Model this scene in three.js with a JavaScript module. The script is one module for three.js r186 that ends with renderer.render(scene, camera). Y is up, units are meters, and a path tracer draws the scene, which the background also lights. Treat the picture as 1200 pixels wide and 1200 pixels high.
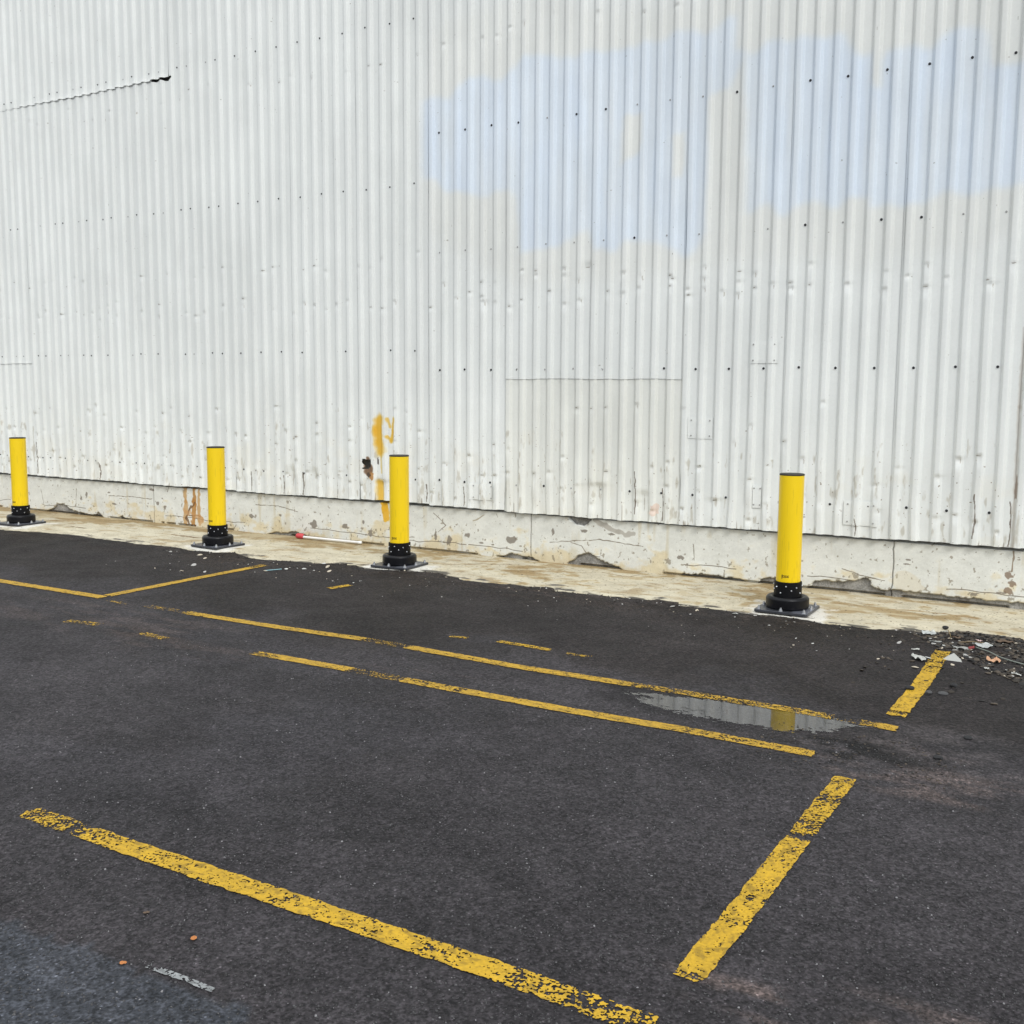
import * as THREE from 'three';
import { mergeGeometries } from 'three/addons/utils/BufferGeometryUtils.js';

// ------------------------------------------------------------------ camera, sky, sun, exposure
// x runs along the warehouse wall, y is up, z runs out of the wall towards the yard (wall face at z = 0)
const scene = new THREE.Scene();
const camera = new THREE.PerspectiveCamera(51.745, 1, 0.1, 600);
camera.position.set(0, 1.708, 9.102);
{
  const pitch = THREE.MathUtils.degToRad(6.643), yaw = THREE.MathUtils.degToRad(30.554);
  camera.lookAt(-Math.sin(yaw) * Math.cos(pitch), 1.708 - Math.sin(pitch), 9.102 - Math.cos(yaw) * Math.cos(pitch));
  camera.rotateZ(THREE.MathUtils.degToRad(0.397));
}
const SUN_DIR = new THREE.Vector3(0.66, 0.85, 0.64).normalize();
const SKY_LEVEL = 0.90, SUN_LEVEL = 1.0, EXPOSURE = 1.41;
{
  // evenly overcast sky: brighter overhead than at the skyline, broad glow where the sun stands behind the cloud
  const W = 256, H = 128, d = new Float32Array(W * H * 4), v = new THREE.Vector3();
  for (let j = 0; j < H; j++) for (let i = 0; i < W; i++) {
    const el = ((j + 0.5) / H - 0.5) * Math.PI, az = ((i + 0.5) / W - 0.5) * 2 * Math.PI;
    v.set(Math.cos(el) * Math.cos(az), Math.sin(el), Math.cos(el) * Math.sin(az));
    const s = Math.max(0, v.y);
    let L = (1 + 1.5 * s) / 2.5 * 1.25;
    L *= 1 + 0.45 * Math.pow(Math.max(0, v.dot(SUN_DIR)), 3);
    if (v.y < 0) L *= 0.35;
    const k = (j * W + i) * 4;
    d[k] = L * 0.955 * SKY_LEVEL; d[k + 1] = L * 1.0 * SKY_LEVEL; d[k + 2] = L * 1.045 * SKY_LEVEL; d[k + 3] = 1;
  }
  const t = new THREE.DataTexture(d, W, H, THREE.RGBAFormat, THREE.FloatType);
  t.mapping = THREE.EquirectangularReflectionMapping; t.magFilter = t.minFilter = THREE.LinearFilter; t.needsUpdate = true;
  scene.background = t; scene.environment = t;
}
const sun = new THREE.DirectionalLight(new THREE.Color(1, 0.975, 0.94), SUN_LEVEL);
sun.position.copy(SUN_DIR).multiplyScalar(40).add(new THREE.Vector3(-5, 0, 3));
sun.target.position.set(-5, 0, 3);
sun.castShadow = true; sun.shadow.radius = 28; sun.shadow.mapSize.set(2048, 2048);
Object.assign(sun.shadow.camera, { left: -16, right: 16, top: 16, bottom: -16, near: 1, far: 90 });
scene.add(sun, sun.target);
const renderer = new THREE.WebGLRenderer({ antialias: true });
renderer.toneMapping = THREE.LinearToneMapping;
renderer.toneMappingExposure = EXPOSURE;
renderer.shadowMap.enabled = true;

// ------------------------------------------------------------------ helpers
const clamp = (x, a = 0, b = 1) => x < a ? a : x > b ? b : x;
const lerp = (a, b, t) => a + (b - a) * t;
const smooth = (a, b, x) => { const t = clamp((x - a) / (b - a)); return t * t * (3 - 2 * t); };
function rng(seed) { let s = seed >>> 0; return () => { s = (s + 0x6D2B79F5) >>> 0; let t = s; t = Math.imul(t ^ (t >>> 15), t | 1); t ^= t + Math.imul(t ^ (t >>> 7), t | 61); return ((t ^ (t >>> 14)) >>> 0) / 4294967296; }; }
function hash(x, y, s) { let h = Math.imul(x, 374761393) ^ Math.imul(y, 668265263) ^ Math.imul(s, 1274126177); h = Math.imul(h ^ (h >>> 13), 1274126177); h = Math.imul(h ^ (h >>> 16), 2246822519); return ((h ^ (h >>> 15)) >>> 0) / 4294967296; }
function noise(x, y, s = 0, per = 0) {          // value noise 0..1, optionally periodic
  const ix = Math.floor(x), iy = Math.floor(y); let fx = x - ix, fy = y - iy;
  fx = fx * fx * (3 - 2 * fx); fy = fy * fy * (3 - 2 * fy);
  let x0 = ix, x1 = ix + 1, y0 = iy, y1 = iy + 1;
  if (per) { x0 = ((x0 % per) + per) % per; x1 = ((x1 % per) + per) % per; y0 = ((y0 % per) + per) % per; y1 = ((y1 % per) + per) % per; }
  return lerp(lerp(hash(x0, y0, s), hash(x1, y0, s), fx), lerp(hash(x0, y1, s), hash(x1, y1, s), fx), fy);
}
function fbm(x, y, o = 4, s = 0) { let a = 0.5, t = 0, n = 0; for (let i = 0; i < o; i++) { t += a * noise(x, y, s + i * 17); n += a; a *= 0.5; x *= 2.03; y *= 2.03; } return t / n; }
function inPoly(x, y, p) { let c = false; for (let i = 0, j = p.length - 1; i < p.length; j = i++) if ((p[i][1] > y) !== (p[j][1] > y) && x < (p[j][0] - p[i][0]) * (y - p[i][1]) / (p[j][1] - p[i][1]) + p[i][0]) c = !c; return c; }

// a sheet of colour laid out in metres; values are sRGB 0..1 (+ coverage)
class Paint {
  constructor(w, h, x0, x1, y0, y1) { Object.assign(this, { w, h, x0, x1, y0, y1 }); this.d = new Float32Array(w * h * 4); }
  fill(fn) {
    const c = [0, 0, 0, 1], { w, h, d } = this;
    for (let j = 0; j < h; j++) { const y = lerp(this.y0, this.y1, (j + 0.5) / h); for (let i = 0; i < w; i++) { c[3] = 1; fn(lerp(this.x0, this.x1, (i + 0.5) / w), y, c); const k = (j * w + i) * 4; d[k] = c[0]; d[k + 1] = c[1]; d[k + 2] = c[2]; d[k + 3] = c[3]; } }
    return this;
  }
  region(xa, xb, ya, yb, fn) {               // fn(x, y) -> [r, g, b, amount] or null
    const { w, h, d } = this, sx = w / (this.x1 - this.x0), sy = h / (this.y1 - this.y0);
    const i0 = Math.max(0, Math.floor((xa - this.x0) * sx)), i1 = Math.min(w - 1, Math.ceil((xb - this.x0) * sx));
    const j0 = Math.max(0, Math.floor((ya - this.y0) * sy)), j1 = Math.min(h - 1, Math.ceil((yb - this.y0) * sy));
    for (let j = j0; j <= j1; j++) for (let i = i0; i <= i1; i++) {
      const r = fn(this.x0 + (i + 0.5) / sx, this.y0 + (j + 0.5) / sy); if (!r) continue;
      const k = (j * w + i) * 4, a = r[3];
      if (r[4] === 'cut') { d[k + 3] = 0; continue; }
      d[k] = lerp(d[k], r[0], a); d[k + 1] = lerp(d[k + 1], r[1], a); d[k + 2] = lerp(d[k + 2], r[2], a);
    }
  }
  stroke(pts, width, col, amount = 1, rough = 0.6, seed = 3, soft = 0.25) {    // broken, uneven line
    for (let i = 0; i + 1 < pts.length; i++) {
      const [ax, ay] = pts[i], [bx, by] = pts[i + 1], L2 = (bx - ax) ** 2 + (by - ay) ** 2 || 1e-9, m = width * 2.5, wa = Math.min(width * 1.4, 0.035) * rough;
      this.region(Math.min(ax, bx) - m, Math.max(ax, bx) + m, Math.min(ay, by) - m, Math.max(ay, by) + m, (x, y) => {
        const wx = x + (noise(x * 22, y * 22, seed) - 0.5) * wa, wy = y + (noise(x * 22, y * 22, seed + 1) - 0.5) * wa;
        const t = clamp(((wx - ax) * (bx - ax) + (wy - ay) * (by - ay)) / L2), q = Math.hypot(wx - ax - t * (bx - ax), wy - ay - t * (by - ay));
        const ww = width * 0.5 * lerp(1, 0.3 + 1.2 * noise(x * 30, y * 30, seed + 2), rough);
        const a = amount * smooth(ww * (1 + soft), ww * (1 - soft), q); return a > 0.01 ? [...col, a] : null;
      });
    }
  }
  chip(x, y, rx, ry, col, amount = 1, seed = 5) {     // ragged fleck
    this.region(x - rx * 1.6, x + rx * 1.6, y - ry * 1.6, y + ry * 1.6, (px, py) => {
      const q = Math.hypot((px - x) / rx, (py - y) / ry) + (fbm(px / rx * 1.3, py / ry * 1.3, 2, seed) - 0.5) * 1.3;
      const a = amount * smooth(1.0, 0.8, q); return a > 0.01 ? [...col, a] : null;
    });
  }
  texture(repeat = false) {
    const b = new Uint8Array(this.w * this.h * 4); for (let i = 0; i < b.length; i++) b[i] = clamp(this.d[i]) * 255 + 0.5;
    const t = new THREE.DataTexture(b, this.w, this.h); t.colorSpace = THREE.SRGBColorSpace;
    t.magFilter = THREE.LinearFilter; t.minFilter = THREE.LinearMipmapLinearFilter; t.generateMipmaps = true; t.anisotropy = 8;
    if (repeat) t.wrapS = t.wrapT = THREE.RepeatWrapping;
    t.needsUpdate = true; return t;
  }
  uv(x, y) { return [(x - this.x0) / (this.x1 - this.x0), (y - this.y0) / (this.y1 - this.y0)]; }
}
function dataTex(w, h, fn, repeat = true) {     // grey data map
  const b = new Uint8Array(w * h * 4);
  for (let j = 0; j < h; j++) for (let i = 0; i < w; i++) { const v = clamp(fn(i, j)) * 255 + 0.5, k = (j * w + i) * 4; b[k] = b[k + 1] = b[k + 2] = v; b[k + 3] = 255; }
  const t = new THREE.DataTexture(b, w, h); t.magFilter = THREE.LinearFilter; t.minFilter = THREE.LinearMipmapLinearFilter; t.generateMipmaps = true;
  if (repeat) t.wrapS = t.wrapT = THREE.RepeatWrapping; t.needsUpdate = true; return t;
}
const std = (o) => new THREE.MeshStandardMaterial(o);
const taken = new Map();
function numbered(n) { const k = taken.get(n) || 0; taken.set(n, k + 1); return k ? `${n}_${String(k).padStart(3, '0')}` : n; }
function mesh(name, geo, mat, parent) { const m = new THREE.Mesh(geo, mat); m.name = name; m.castShadow = m.receiveShadow = true; parent.add(m); return m; }
function tag(o, label, category, group, kind) { if (label) o.userData.label = label; if (category) o.userData.category = category; if (group) o.userData.group = group; if (kind) o.userData.kind = kind; return o; }
function gridGeo(nx, ny, fn, { colors = false } = {}) {       // fn(i, j) -> {p:[x,y,z], uv:[u,v], c:[r,g,b]}
  const P = new Float32Array(nx * ny * 3), U = new Float32Array(nx * ny * 2), C = colors ? new Float32Array(nx * ny * 3) : null;
  for (let j = 0; j < ny; j++) for (let i = 0; i < nx; i++) { const k = j * nx + i, r = fn(i, j); P.set(r.p, k * 3); U.set(r.uv, k * 2); if (C) C.set(r.c, k * 3); }
  const I = new Uint32Array((nx - 1) * (ny - 1) * 6); let q = 0;
  for (let j = 0; j + 1 < ny; j++) for (let i = 0; i + 1 < nx; i++) { const a = j * nx + i, b = a + 1, c = a + nx, e = c + 1; I[q++] = a; I[q++] = b; I[q++] = e; I[q++] = a; I[q++] = e; I[q++] = c; }
  const g = new THREE.BufferGeometry(); g.setAttribute('position', new THREE.BufferAttribute(P, 3)); g.setAttribute('uv', new THREE.BufferAttribute(U, 2)); if (C) g.setAttribute('color', new THREE.BufferAttribute(C, 3));
  g.setIndex(new THREE.BufferAttribute(I, 1)); g.computeVertexNormals(); return g;
}
// ------------------------------------------------------------------ asphalt yard
const Y_ASPHALT = 0.012;
const EDGE = [[-11.46, 1.55], [-10.88, 1.37], [-10.54, 1.32], [-9.82, 1.34], [-9.3, 1.39], [-8.69, 1.34], [-8.43, 1.40], [-8.11, 1.37], [-7.96, 1.235], [-7.6, 1.44], [-7.35, 1.43], [-6.94, 1.335], [-6.78, 1.3], [-6.43, 1.2], [-6.23, 1.297], [-5.9, 1.2], [-5.54, 1.114], [-5.2, 1.25], [-5.08, 1.33], [-4.61, 1.28], [-4.27, 1.293], [-3.92, 1.29], [-3.42, 1.244], [-3.03, 1.28], [-2.46, 1.333], [-2.2, 1.276], [-2.03, 1.308], [-1.91, 1.37], [-1.81, 1.342], [-1.57, 1.345], [-1.32, 1.258], [-1.07, 1.218], [-0.83, 1.105], [-0.58, 1.157]];
function edgeZ(x) {
  let z;
  if (x <= EDGE[0][0]) z = 1.5 - 0.1 * (noise(x * 0.7, 3, 8) - 0.5); else if (x >= EDGE[EDGE.length - 1][0]) z = 1.17;
  else { let i = 0; while (EDGE[i + 1][0] < x) i++; const t = (x - EDGE[i][0]) / (EDGE[i + 1][0] - EDGE[i][0]); z = lerp(EDGE[i][1], EDGE[i + 1][1], t); }
  z += (fbm(x * 7, 1.5, 3, 41) - 0.5) * 0.09 + (noise(x * 34, 2, 43) - 0.5) * 0.03;
  for (const [nx, nw, nd] of [[-4.32, 0.13, -0.085], [-3.2, 0.14, -0.075], [-6.62, 0.1, -0.05], [-1.0, 0.1, -0.05]]) if (Math.abs(x - nx) < nw) z += nd * smooth(nw, nw * 0.7, Math.abs(x - nx));
  return z;
}
const ASPHALT_TILE = 1.6;
const asphaltHeight = (() => {
  const N = 1024, h = new Float32Array(N * N);
  for (let j = 0; j < N; j++) for (let i = 0; i < N; i++) {
    const u = i / N, v = j / N;
    const a = noise(u * 200, v * 200, 1, 200), b = noise(u * 330, v * 330, 2, 330), c = noise(u * 96, v * 96, 3, 96);
    h[j * N + i] = 0.45 * a + 0.3 * b + 0.25 * c;
  }
  return { N, h };
})();
const asphaltTex = (() => {
  const { N, h } = asphaltHeight, p = new Paint(N, N, 0, 1, 0, 1);
  p.fill((x, y, c) => {
    const i = Math.min(N - 1, x * N | 0), j = Math.min(N - 1, y * N | 0), hh = h[j * N + i];
    const stone = smooth(0.52, 0.72, hh), r = hash(i >> 2, j >> 2, 77);
    let v = 0.174 + 0.07 * stone - 0.062 * smooth(0.46, 0.28, hh) + (hash(i, j, 5) - 0.5) * 0.03;
    v += 0.02 * (noise(x * 12, y * 12, 9, 12) - 0.5) + 0.02 * (noise(x * 40, y * 40, 10, 40) - 0.5);
    if (r > 0.991 && hh > 0.5) v += 0.13;                       // pale chips of stone
    c[0] = v * 1.03; c[1] = v * 0.97; c[2] = v * 1.01;
  });
  return p.texture(true);
})();
const asphaltBump = dataTex(1024, 1024, (i, j) => asphaltHeight.h[j * 1024 + i]);
const asphaltRough = dataTex(512, 512, (i, j) => 0.74 + 0.22 * (noise(i / 512 * 150, j / 512 * 150, 21, 150) - 0.5) + 0.1 * (noise(i / 512 * 9, j / 512 * 9, 22, 9) - 0.5));
const asphaltMat = new THREE.MeshPhysicalMaterial({ specularIntensity: 0.38, map: asphaltTex, bumpMap: asphaltBump, bumpScale: 0.006, roughnessMap: asphaltRough, roughness: 1, vertexColors: true });
const OLD_PATCH = [[-9, 7.4], [-5, 7.22], [-3.9, 7.19], [-3.028, 7.175], [-2.92, 7.16], [-2.77, 7.177], [-2.588, 7.164], [-2.423, 7.15], [-2.289, 7.167], [-2.088, 7.14], [-1.984, 7.173], [-1.9, 7.3], [-1.4, 9], [-9, 9]];
function asphaltTint(x, z, c) {
  const big = fbm(x * 0.55, z * 0.8, 4, 31), mid = fbm(x * 2.2, z * 3.5, 4, 32), fine = fbm(x * 11, z * 14, 3, 33);
  let m = 1 + 1.0 * (big - 0.5) + 0.85 * (mid - 0.5) + 0.4 * (fine - 0.5); m = Math.max(0.4, m) * 0.97;
  let warm = 0; { const lane = smooth(0.45, -0.25, z - 3.3 - (x + 4) * 0.03 + (fbm(x * 1.1, z * 1.6, 4, 36) - 0.5) * 2.2); m *= 1 - 0.40 * lane; warm = lane; }     // oily lane by the wall
  let r = m * (1 + 0.05 * warm), g = m * (1 - 0.02 * warm), b = m * (1 - 0.09 * warm);
  // worn area left of the bays, its wet sheen painted as a bluish tint
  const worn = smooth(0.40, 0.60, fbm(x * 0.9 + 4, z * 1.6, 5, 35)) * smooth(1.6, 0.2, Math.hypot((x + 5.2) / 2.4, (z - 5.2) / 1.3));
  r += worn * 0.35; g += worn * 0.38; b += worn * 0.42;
  // rusty brown scuffing, streaked along the wall direction
  for (const [cx, cz, rx, rz, k, s] of [[-6.45, 4.05, 1.35, 0.45, 1.0, 1], [-5.35, 4.35, 0.7, 0.3, 0.9, 2], [-0.68, 4.36, 0.6, 0.24, 1.9, 3], [-0.72, 6.36, 0.4, 0.1, 3.0, 4], [-0.35, 6.2, 0.35, 0.07, 1.6, 7], [-4.3, 1.6, 1.2, 0.3, 0.55, 5], [-3.6, 4.0, 0.7, 0.12, 0.6, 6]]) {
    const q = Math.hypot((x - cx) / rx, (z - cz) / rz); if (q > 1.4) continue;
    const w = smooth(0.45, 0.62, fbm(x * 3 + s, z * 13, 4, 50 + s)) * smooth(1.25, 0.5, q) * k;
    r += w * 0.62; g += w * 0.47; b += w * 0.34;
  }
  // pale dusty film where the puddle dried out
  { const q = Math.hypot((x + 0.75) / 0.5, (z - 3.85) / 0.42), w = smooth(0.4, 0.62, fbm(x * 4, z * 7, 4, 61)) * smooth(1.2, 0.4, q); r += w * 0.7; g += w * 0.67; b += w * 0.6; }
  { const q = Math.hypot((x + 0.75) / 0.9, (z - 4.15) / 0.42), w = smooth(0.44, 0.64, fbm(x * 3.4 + 2, z * 11, 5, 69)) * smooth(1.2, 0.5, q); r += w * 0.8; g += w * 0.7; b += w * 0.6; }
  // crumbled dark binder by the end of the puddle
  { const q = Math.hypot((x + 1.05) / 0.46, (z - 4.1) / 0.17), w = smooth(0.36, 0.52, fbm(x * 14, z * 17, 3, 62)) * smooth(1.25, 0.4, q); const f = 1 - 0.8 * w; r *= f; g *= f; b *= f; }
  // soaked margin round the puddle
  { const q = Math.hypot((x + 1.75) / 0.86, (z - 3.83) / 0.25) + (fbm(x * 6, z * 9, 3, 68) - 0.5) * 0.7, f = 1 - 0.45 * smooth(1.15, 0.95, q); r *= f; g *= f; b *= f; }
  // damp, dark strip swept along the slab
  { const e = z - edgeZ(x), w = smooth(0.36, 0.56, fbm(x * 2.6, z * 6, 4, 63)) * smooth(0.9, 0.15, e); r *= 1 - 0.10 * w; g *= 1 - 0.17 * w; b *= 1 - 0.24 * w; const dust = smooth(0.55, 0.72, fbm(x * 9, z * 22, 3, 64)) * smooth(0.5, 0.05, e); r += 0.6 * dust; g += 0.53 * dust; b += 0.42 * dust; }
  // older, bluer asphalt beyond the joint
  { const wx = x + (fbm(x * 9, z * 9, 3, 65) - 0.5) * 0.14, wz = z + (fbm(x * 9, z * 9, 3, 66) - 0.5) * 0.12; if (inPoly(wx, wz, OLD_PATCH)) { const k = 0.75 + 0.5 * fbm(x * 5, z * 5, 3, 67); r = r * 1.02 + 0.16 * k; g = g * 1.12 + 0.3 * k; b = b * 1.15 + 0.4 * k; } }
  c[0] = r; c[1] = g; c[2] = b; return c;
}
function axis(parts) { const a = []; for (const [s, e, st] of parts) for (let v = s; v < e - st * 0.5; v += st) a.push(v); a.push(parts[parts.length - 1][1]); return a; }
{
  const xs = axis([[-120, -30, 15], [-30, -14, 0.5], [-14, -9, 0.06], [-9, 0.4, 0.025], [0.4, 4, 0.12], [4, 30, 2], [30, 120, 15]]);
  const ss = axis([[0, 6.6, 0.03], [6.6, 12, 0.2], [12, 30, 1.5], [30, 150, 20]]);
  const c = [1, 1, 1], ny = ss.length + 1;
  const g = gridGeo(xs.length, ny, (i, j) => {
    const x = xs[i], s = j ? ss[j - 1] : 0, z = 1.25 + s + (edgeZ(x) - 1.25) * Math.exp(-s / 0.18);
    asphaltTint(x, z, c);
    return { p: [x, j ? Y_ASPHALT - 0.006 * Math.exp(-s / 0.02) : -0.02, z], uv: [x / ASPHALT_TILE, z / ASPHALT_TILE], c };
  }, { colors: true });
  g.index.array.reverse(); g.computeVertexNormals();
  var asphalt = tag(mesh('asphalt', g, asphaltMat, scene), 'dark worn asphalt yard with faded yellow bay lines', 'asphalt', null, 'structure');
}

// ------------------------------------------------------------------ painted lines (part of the asphalt)
const paintMats = [];
function paintedLine(name, pts, width, wearSpots, seed, { wear = 0.3, color = [0.765, 0.605, 0.09], y = 0.004, rag = 0.14, endRag = 0.02, label } = {}) {
  // pts: centre line in metres; coverage texture is laid out along it
  let len = 0; const at = [0]; for (let i = 1; i < pts.length; i++) { len += Math.hypot(pts[i][0] - pts[i - 1][0], pts[i][1] - pts[i - 1][1]); at.push(len); }
  const w = Math.min(2048, Math.max(64, Math.round(len * 460 / 4) * 4)), h = 64, H = width * 0.62;
  const p = new Paint(w, h, 0, len, -H, H);
  p.fill((s, t, c) => {
    const k = 0.86 + 0.16 * fbm(s * 8, t * 30, 3, seed) + 0.12 * (noise(s * 130, t * 130, seed + 1) - 0.5), dirt = smooth(0.5, 0.75, fbm(s * 40, t * 60, 3, seed + 9)) * 0.2;
    c[0] = color[0] * k * (1 - dirt); c[1] = color[1] * k * (1 - dirt); c[2] = color[2] * k * (1 - dirt);
    const side = width / 2 - Math.abs(t) + (fbm(s * 26, t > 0 ? 3 : 9, 3, seed + 2) - 0.5) * width * rag;
    const end = Math.min(s, len - s) - endRag * (0.25 + 1.2 * noise(t * 45, s > len / 2 ? 4 : 1, seed + 3));
    let keep = Math.min(side * 40, end * 30, 1);
    let lost = wear;
    for (const [a, b, m] of wearSpots) lost = Math.max(lost, m * smooth(a - 0.05, a + 0.03, s) * smooth(b + 0.05, b - 0.03, s));
    const n = 0.36 * fbm(s * 22, t * 40, 4, seed + 4) + 0.34 * noise(s * 125, t * 125, seed + 5) + 0.30 * noise(s * 215, t * 215, seed + 6);
    keep = Math.min(keep, (n - lost) * 12);
    c[3] = keep > 0 ? 1 : 0;
  });
  const tex = p.texture(); const mat = std({ map: tex, alphaTest: 0.5, roughness: 0.72, bumpMap: asphaltBump, bumpScale: 0.001 }); mat.side = THREE.DoubleSide; paintMats.push(mat);
  const n = pts.length, g = gridGeo(n, 2, (i, j) => {
    const a = pts[Math.max(0, i - 1)], b = pts[Math.min(n - 1, i + 1)], L = Math.hypot(b[0] - a[0], b[1] - a[1]), nx = -(b[1] - a[1]) / L, nz = (b[0] - a[0]) / L, o = j ? H : -H;
    return { p: [pts[i][0] - nx * o, Y_ASPHALT + y, pts[i][1] - nz * o], uv: [at[i] / len, j ? 1 : 0] };
  });
  const m = mesh(name, g, mat, asphalt); if (label) m.userData.label = label; return m;
}
paintedLine('painted_line', [[-3.74, 6.59], [-3.0, 6.603], [-2.2, 6.603], [-1.5, 6.61], [-1.0, 6.625]], 0.1, [[0, 0.3, 0.52], [0.27, 0.4, 0.58], [0.36, 0.6, 0.46], [1.95, 2.02, 0.5], [2.25, 2.6, 0.47], [2.45, 2.8, 0.55]], 101, { wear: 0.375, label: 'yellow line along the front of the bay' });
paintedLine('painted_line', [[-1.02, 6.37], [-1.012, 5.7], [-1.012, 5.2], [-1.008, 4.47]], 0.096, [[0, 0.06, 0.5], [0.55, 0.62, 0.45], [1.13, 1.2, 0.66], [1.17, 1.36, 0.52], [1.55, 1.66, 0.58], [1.3, 1.9, 0.43]], 111, { wear: 0.37, label: 'yellow line across the bays' });
paintedLine('painted_line', [[-0.998, 3.44], [-0.99, 2.7], [-1.008, 1.79]], 0.098, [[0.05, 0.12, 0.55], [1.05, 1.65, 0.47], [1.28, 1.34, 0.6]], 121, { wear: 0.335, label: 'yellow line ending at the litter' });
paintedLine('painted_line', [[-4.8, 4.232], [-3.95, 4.226], [-3.27, 4.245], [-2.5, 4.252], [-1.85, 4.232], [-1.2, 4.248]], 0.092, [[0, 0.2, 0.5], [0.78, 1.2, 0.60], [1.2, 1.55, 0.44], [1.56, 1.64, 0.55], [2.9, 3.6, 0.43]], 131, { wear: 0.34, color: [0.73, 0.575, 0.13], label: 'yellow line between puddle and bay' });
paintedLine('painted_line', [[-6.54, 3.6], [-5.8, 3.607], [-5.1, 3.604], [-4.44, 3.568], [-4.03, 3.585], [-3.2, 3.628], [-2.3, 3.62], [-1.5, 3.61], [-0.93, 3.65]], 0.09, [[0, 0.45, 0.62], [0.4, 0.7, 0.45], [2.1, 2.5, 0.6], [4.1, 4.5, 0.52], [4.4, 5.5, 0.50], [5.25, 5.42, 0.66]], 141, { wear: 0.36, color: [0.73, 0.575, 0.13], label: 'yellow line along the puddle' });
paintedLine('painted_line', [[-13.5, 3.55], [-10, 3.55], [-7.08, 3.557]], 0.1, [[2, 2.6, 0.5]], 151, { wear: 0.33, color: [0.73, 0.575, 0.13], label: 'yellow line meeting another at a corner' });
paintedLine('painted_line', [[-7.13, 3.505], [-7.13, 2.6], [-7.12, 1.68]], 0.1, [[1.6, 1.85, 0.5]], 161, { wear: 0.32, color: [0.73, 0.575, 0.13], label: 'yellow line running towards the bollards' });
paintedLine('painted_line', [[-3.99, 3.19], [-3.84, 3.16]], 0.05, [], 171, { wear: 0.5, label: 'worn scrap of yellow line' });
paintedLine('painted_line', [[-3.64, 3.13], [-3.4, 3.14], [-3.2, 3.16]], 0.06, [], 172, { wear: 0.46, label: 'worn scrap of yellow line' });
paintedLine('painted_line', [[-3.1, 3.18], [-2.9, 3.18]], 0.05, [], 173, { wear: 0.6, label: 'worn scrap of yellow line' });
paintedLine('painted_line', [[-5.83, 2.3], [-5.77, 2.05]], 0.08, [], 174, { wear: 0.44, label: 'worn scrap of yellow line' });
paintedLine('painted_line', [[-6.62, 4.27], [-6.28, 4.22]], 0.08, [], 175, { wear: 0.56, label: 'worn scrap of yellow line' });
paintedLine('painted_line', [[-5.85, 4.24], [-5.55, 4.27]], 0.07, [], 176, { wear: 0.58, label: 'worn scrap of yellow line' });
paintedLine('painted_line', [[-2.43, 7.118], [-2.25, 7.112], [-2.12, 7.108]], 0.02, [[0, 0.12, 0.55]], 177, { wear: 0.47, rag: 0.7, color: [0.60, 0.61, 0.61], label: 'short white scrape of paint' });
paintedLine('painted_line', [[-7.0, 3.62], [-6.7, 3.63]], 0.05, [], 178, { wear: 0.6, label: 'worn scrap of yellow line' });

// ------------------------------------------------------------------ puddle
{
  const out = [[-2.415, 3.76], [-2.333, 3.737], [-2.2, 3.725], [-2.06, 3.70], [-1.889, 3.662], [-1.745, 3.66], [-1.6, 3.61], [-1.46, 3.625], [-1.325, 3.64], [-1.194, 3.661], [-1.1, 3.69], [-1.168, 3.772], [-1.205, 3.876], [-1.281, 3.915], [-1.394, 3.957], [-1.488, 3.983], [-1.617, 3.984], [-1.747, 3.989], [-1.887, 3.978], [-2.034, 3.959], [-2.191, 3.926], [-2.307, 3.863]];
  const st = 0.006, P = [], idx = [], id = new Map(), X0 = -2.6, Z0 = 3.5, n = 280, m = 90;
  const wet = (x, z) => {
    const ends = smooth(-2.0, -2.4, x) + smooth(-1.35, -1.12, x);
    const wx = x + (fbm(x * 14, z * 30, 3, 71) - 0.5) * 0.10, wz = z + (fbm(x * 14, z * 30, 3, 72) - 0.5) * 0.07 + (noise(x * 70, z * 90, 74) - 0.5) * 0.045;
    return inPoly(wx, wz, out) && fbm(x * 18, z * 70, 3, 73) > 0.10 + 0.38 * ends;
  };
  const vid = (i, j) => { const k = i * 1000 + j; if (!id.has(k)) { id.set(k, P.length / 3); P.push(X0 + i * st, Y_ASPHALT + 0.0022, Z0 + j * st); } return id.get(k); };
  for (let i = 0; i < n; i++) for (let j = 0; j < m; j++) if (wet(X0 + (i + 0.5) * st, Z0 + (j + 0.5) * st)) { const a = vid(i, j), b = vid(i + 1, j), c = vid(i + 1, j + 1), d = vid(i, j + 1); idx.push(a, c, b, a, d, c); }
  const g = new THREE.BufferGeometry(); g.setAttribute('position', new THREE.Float32BufferAttribute(P, 3)); g.setAttribute('uv', new THREE.Float32BufferAttribute(new Float32Array(P.length / 3 * 2), 2)); g.setIndex(idx); g.computeVertexNormals();
  const mt = new THREE.MeshPhysicalMaterial({ color: 0xffffff, roughness: 0.01, ior: 1.55, transmission: 1, thickness: 0 });
  tag(mesh('puddle', g, mt, scene), 'shallow rain puddle mirroring wall and bollard beside yellow line', 'puddle', null, 'structure');
}

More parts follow.
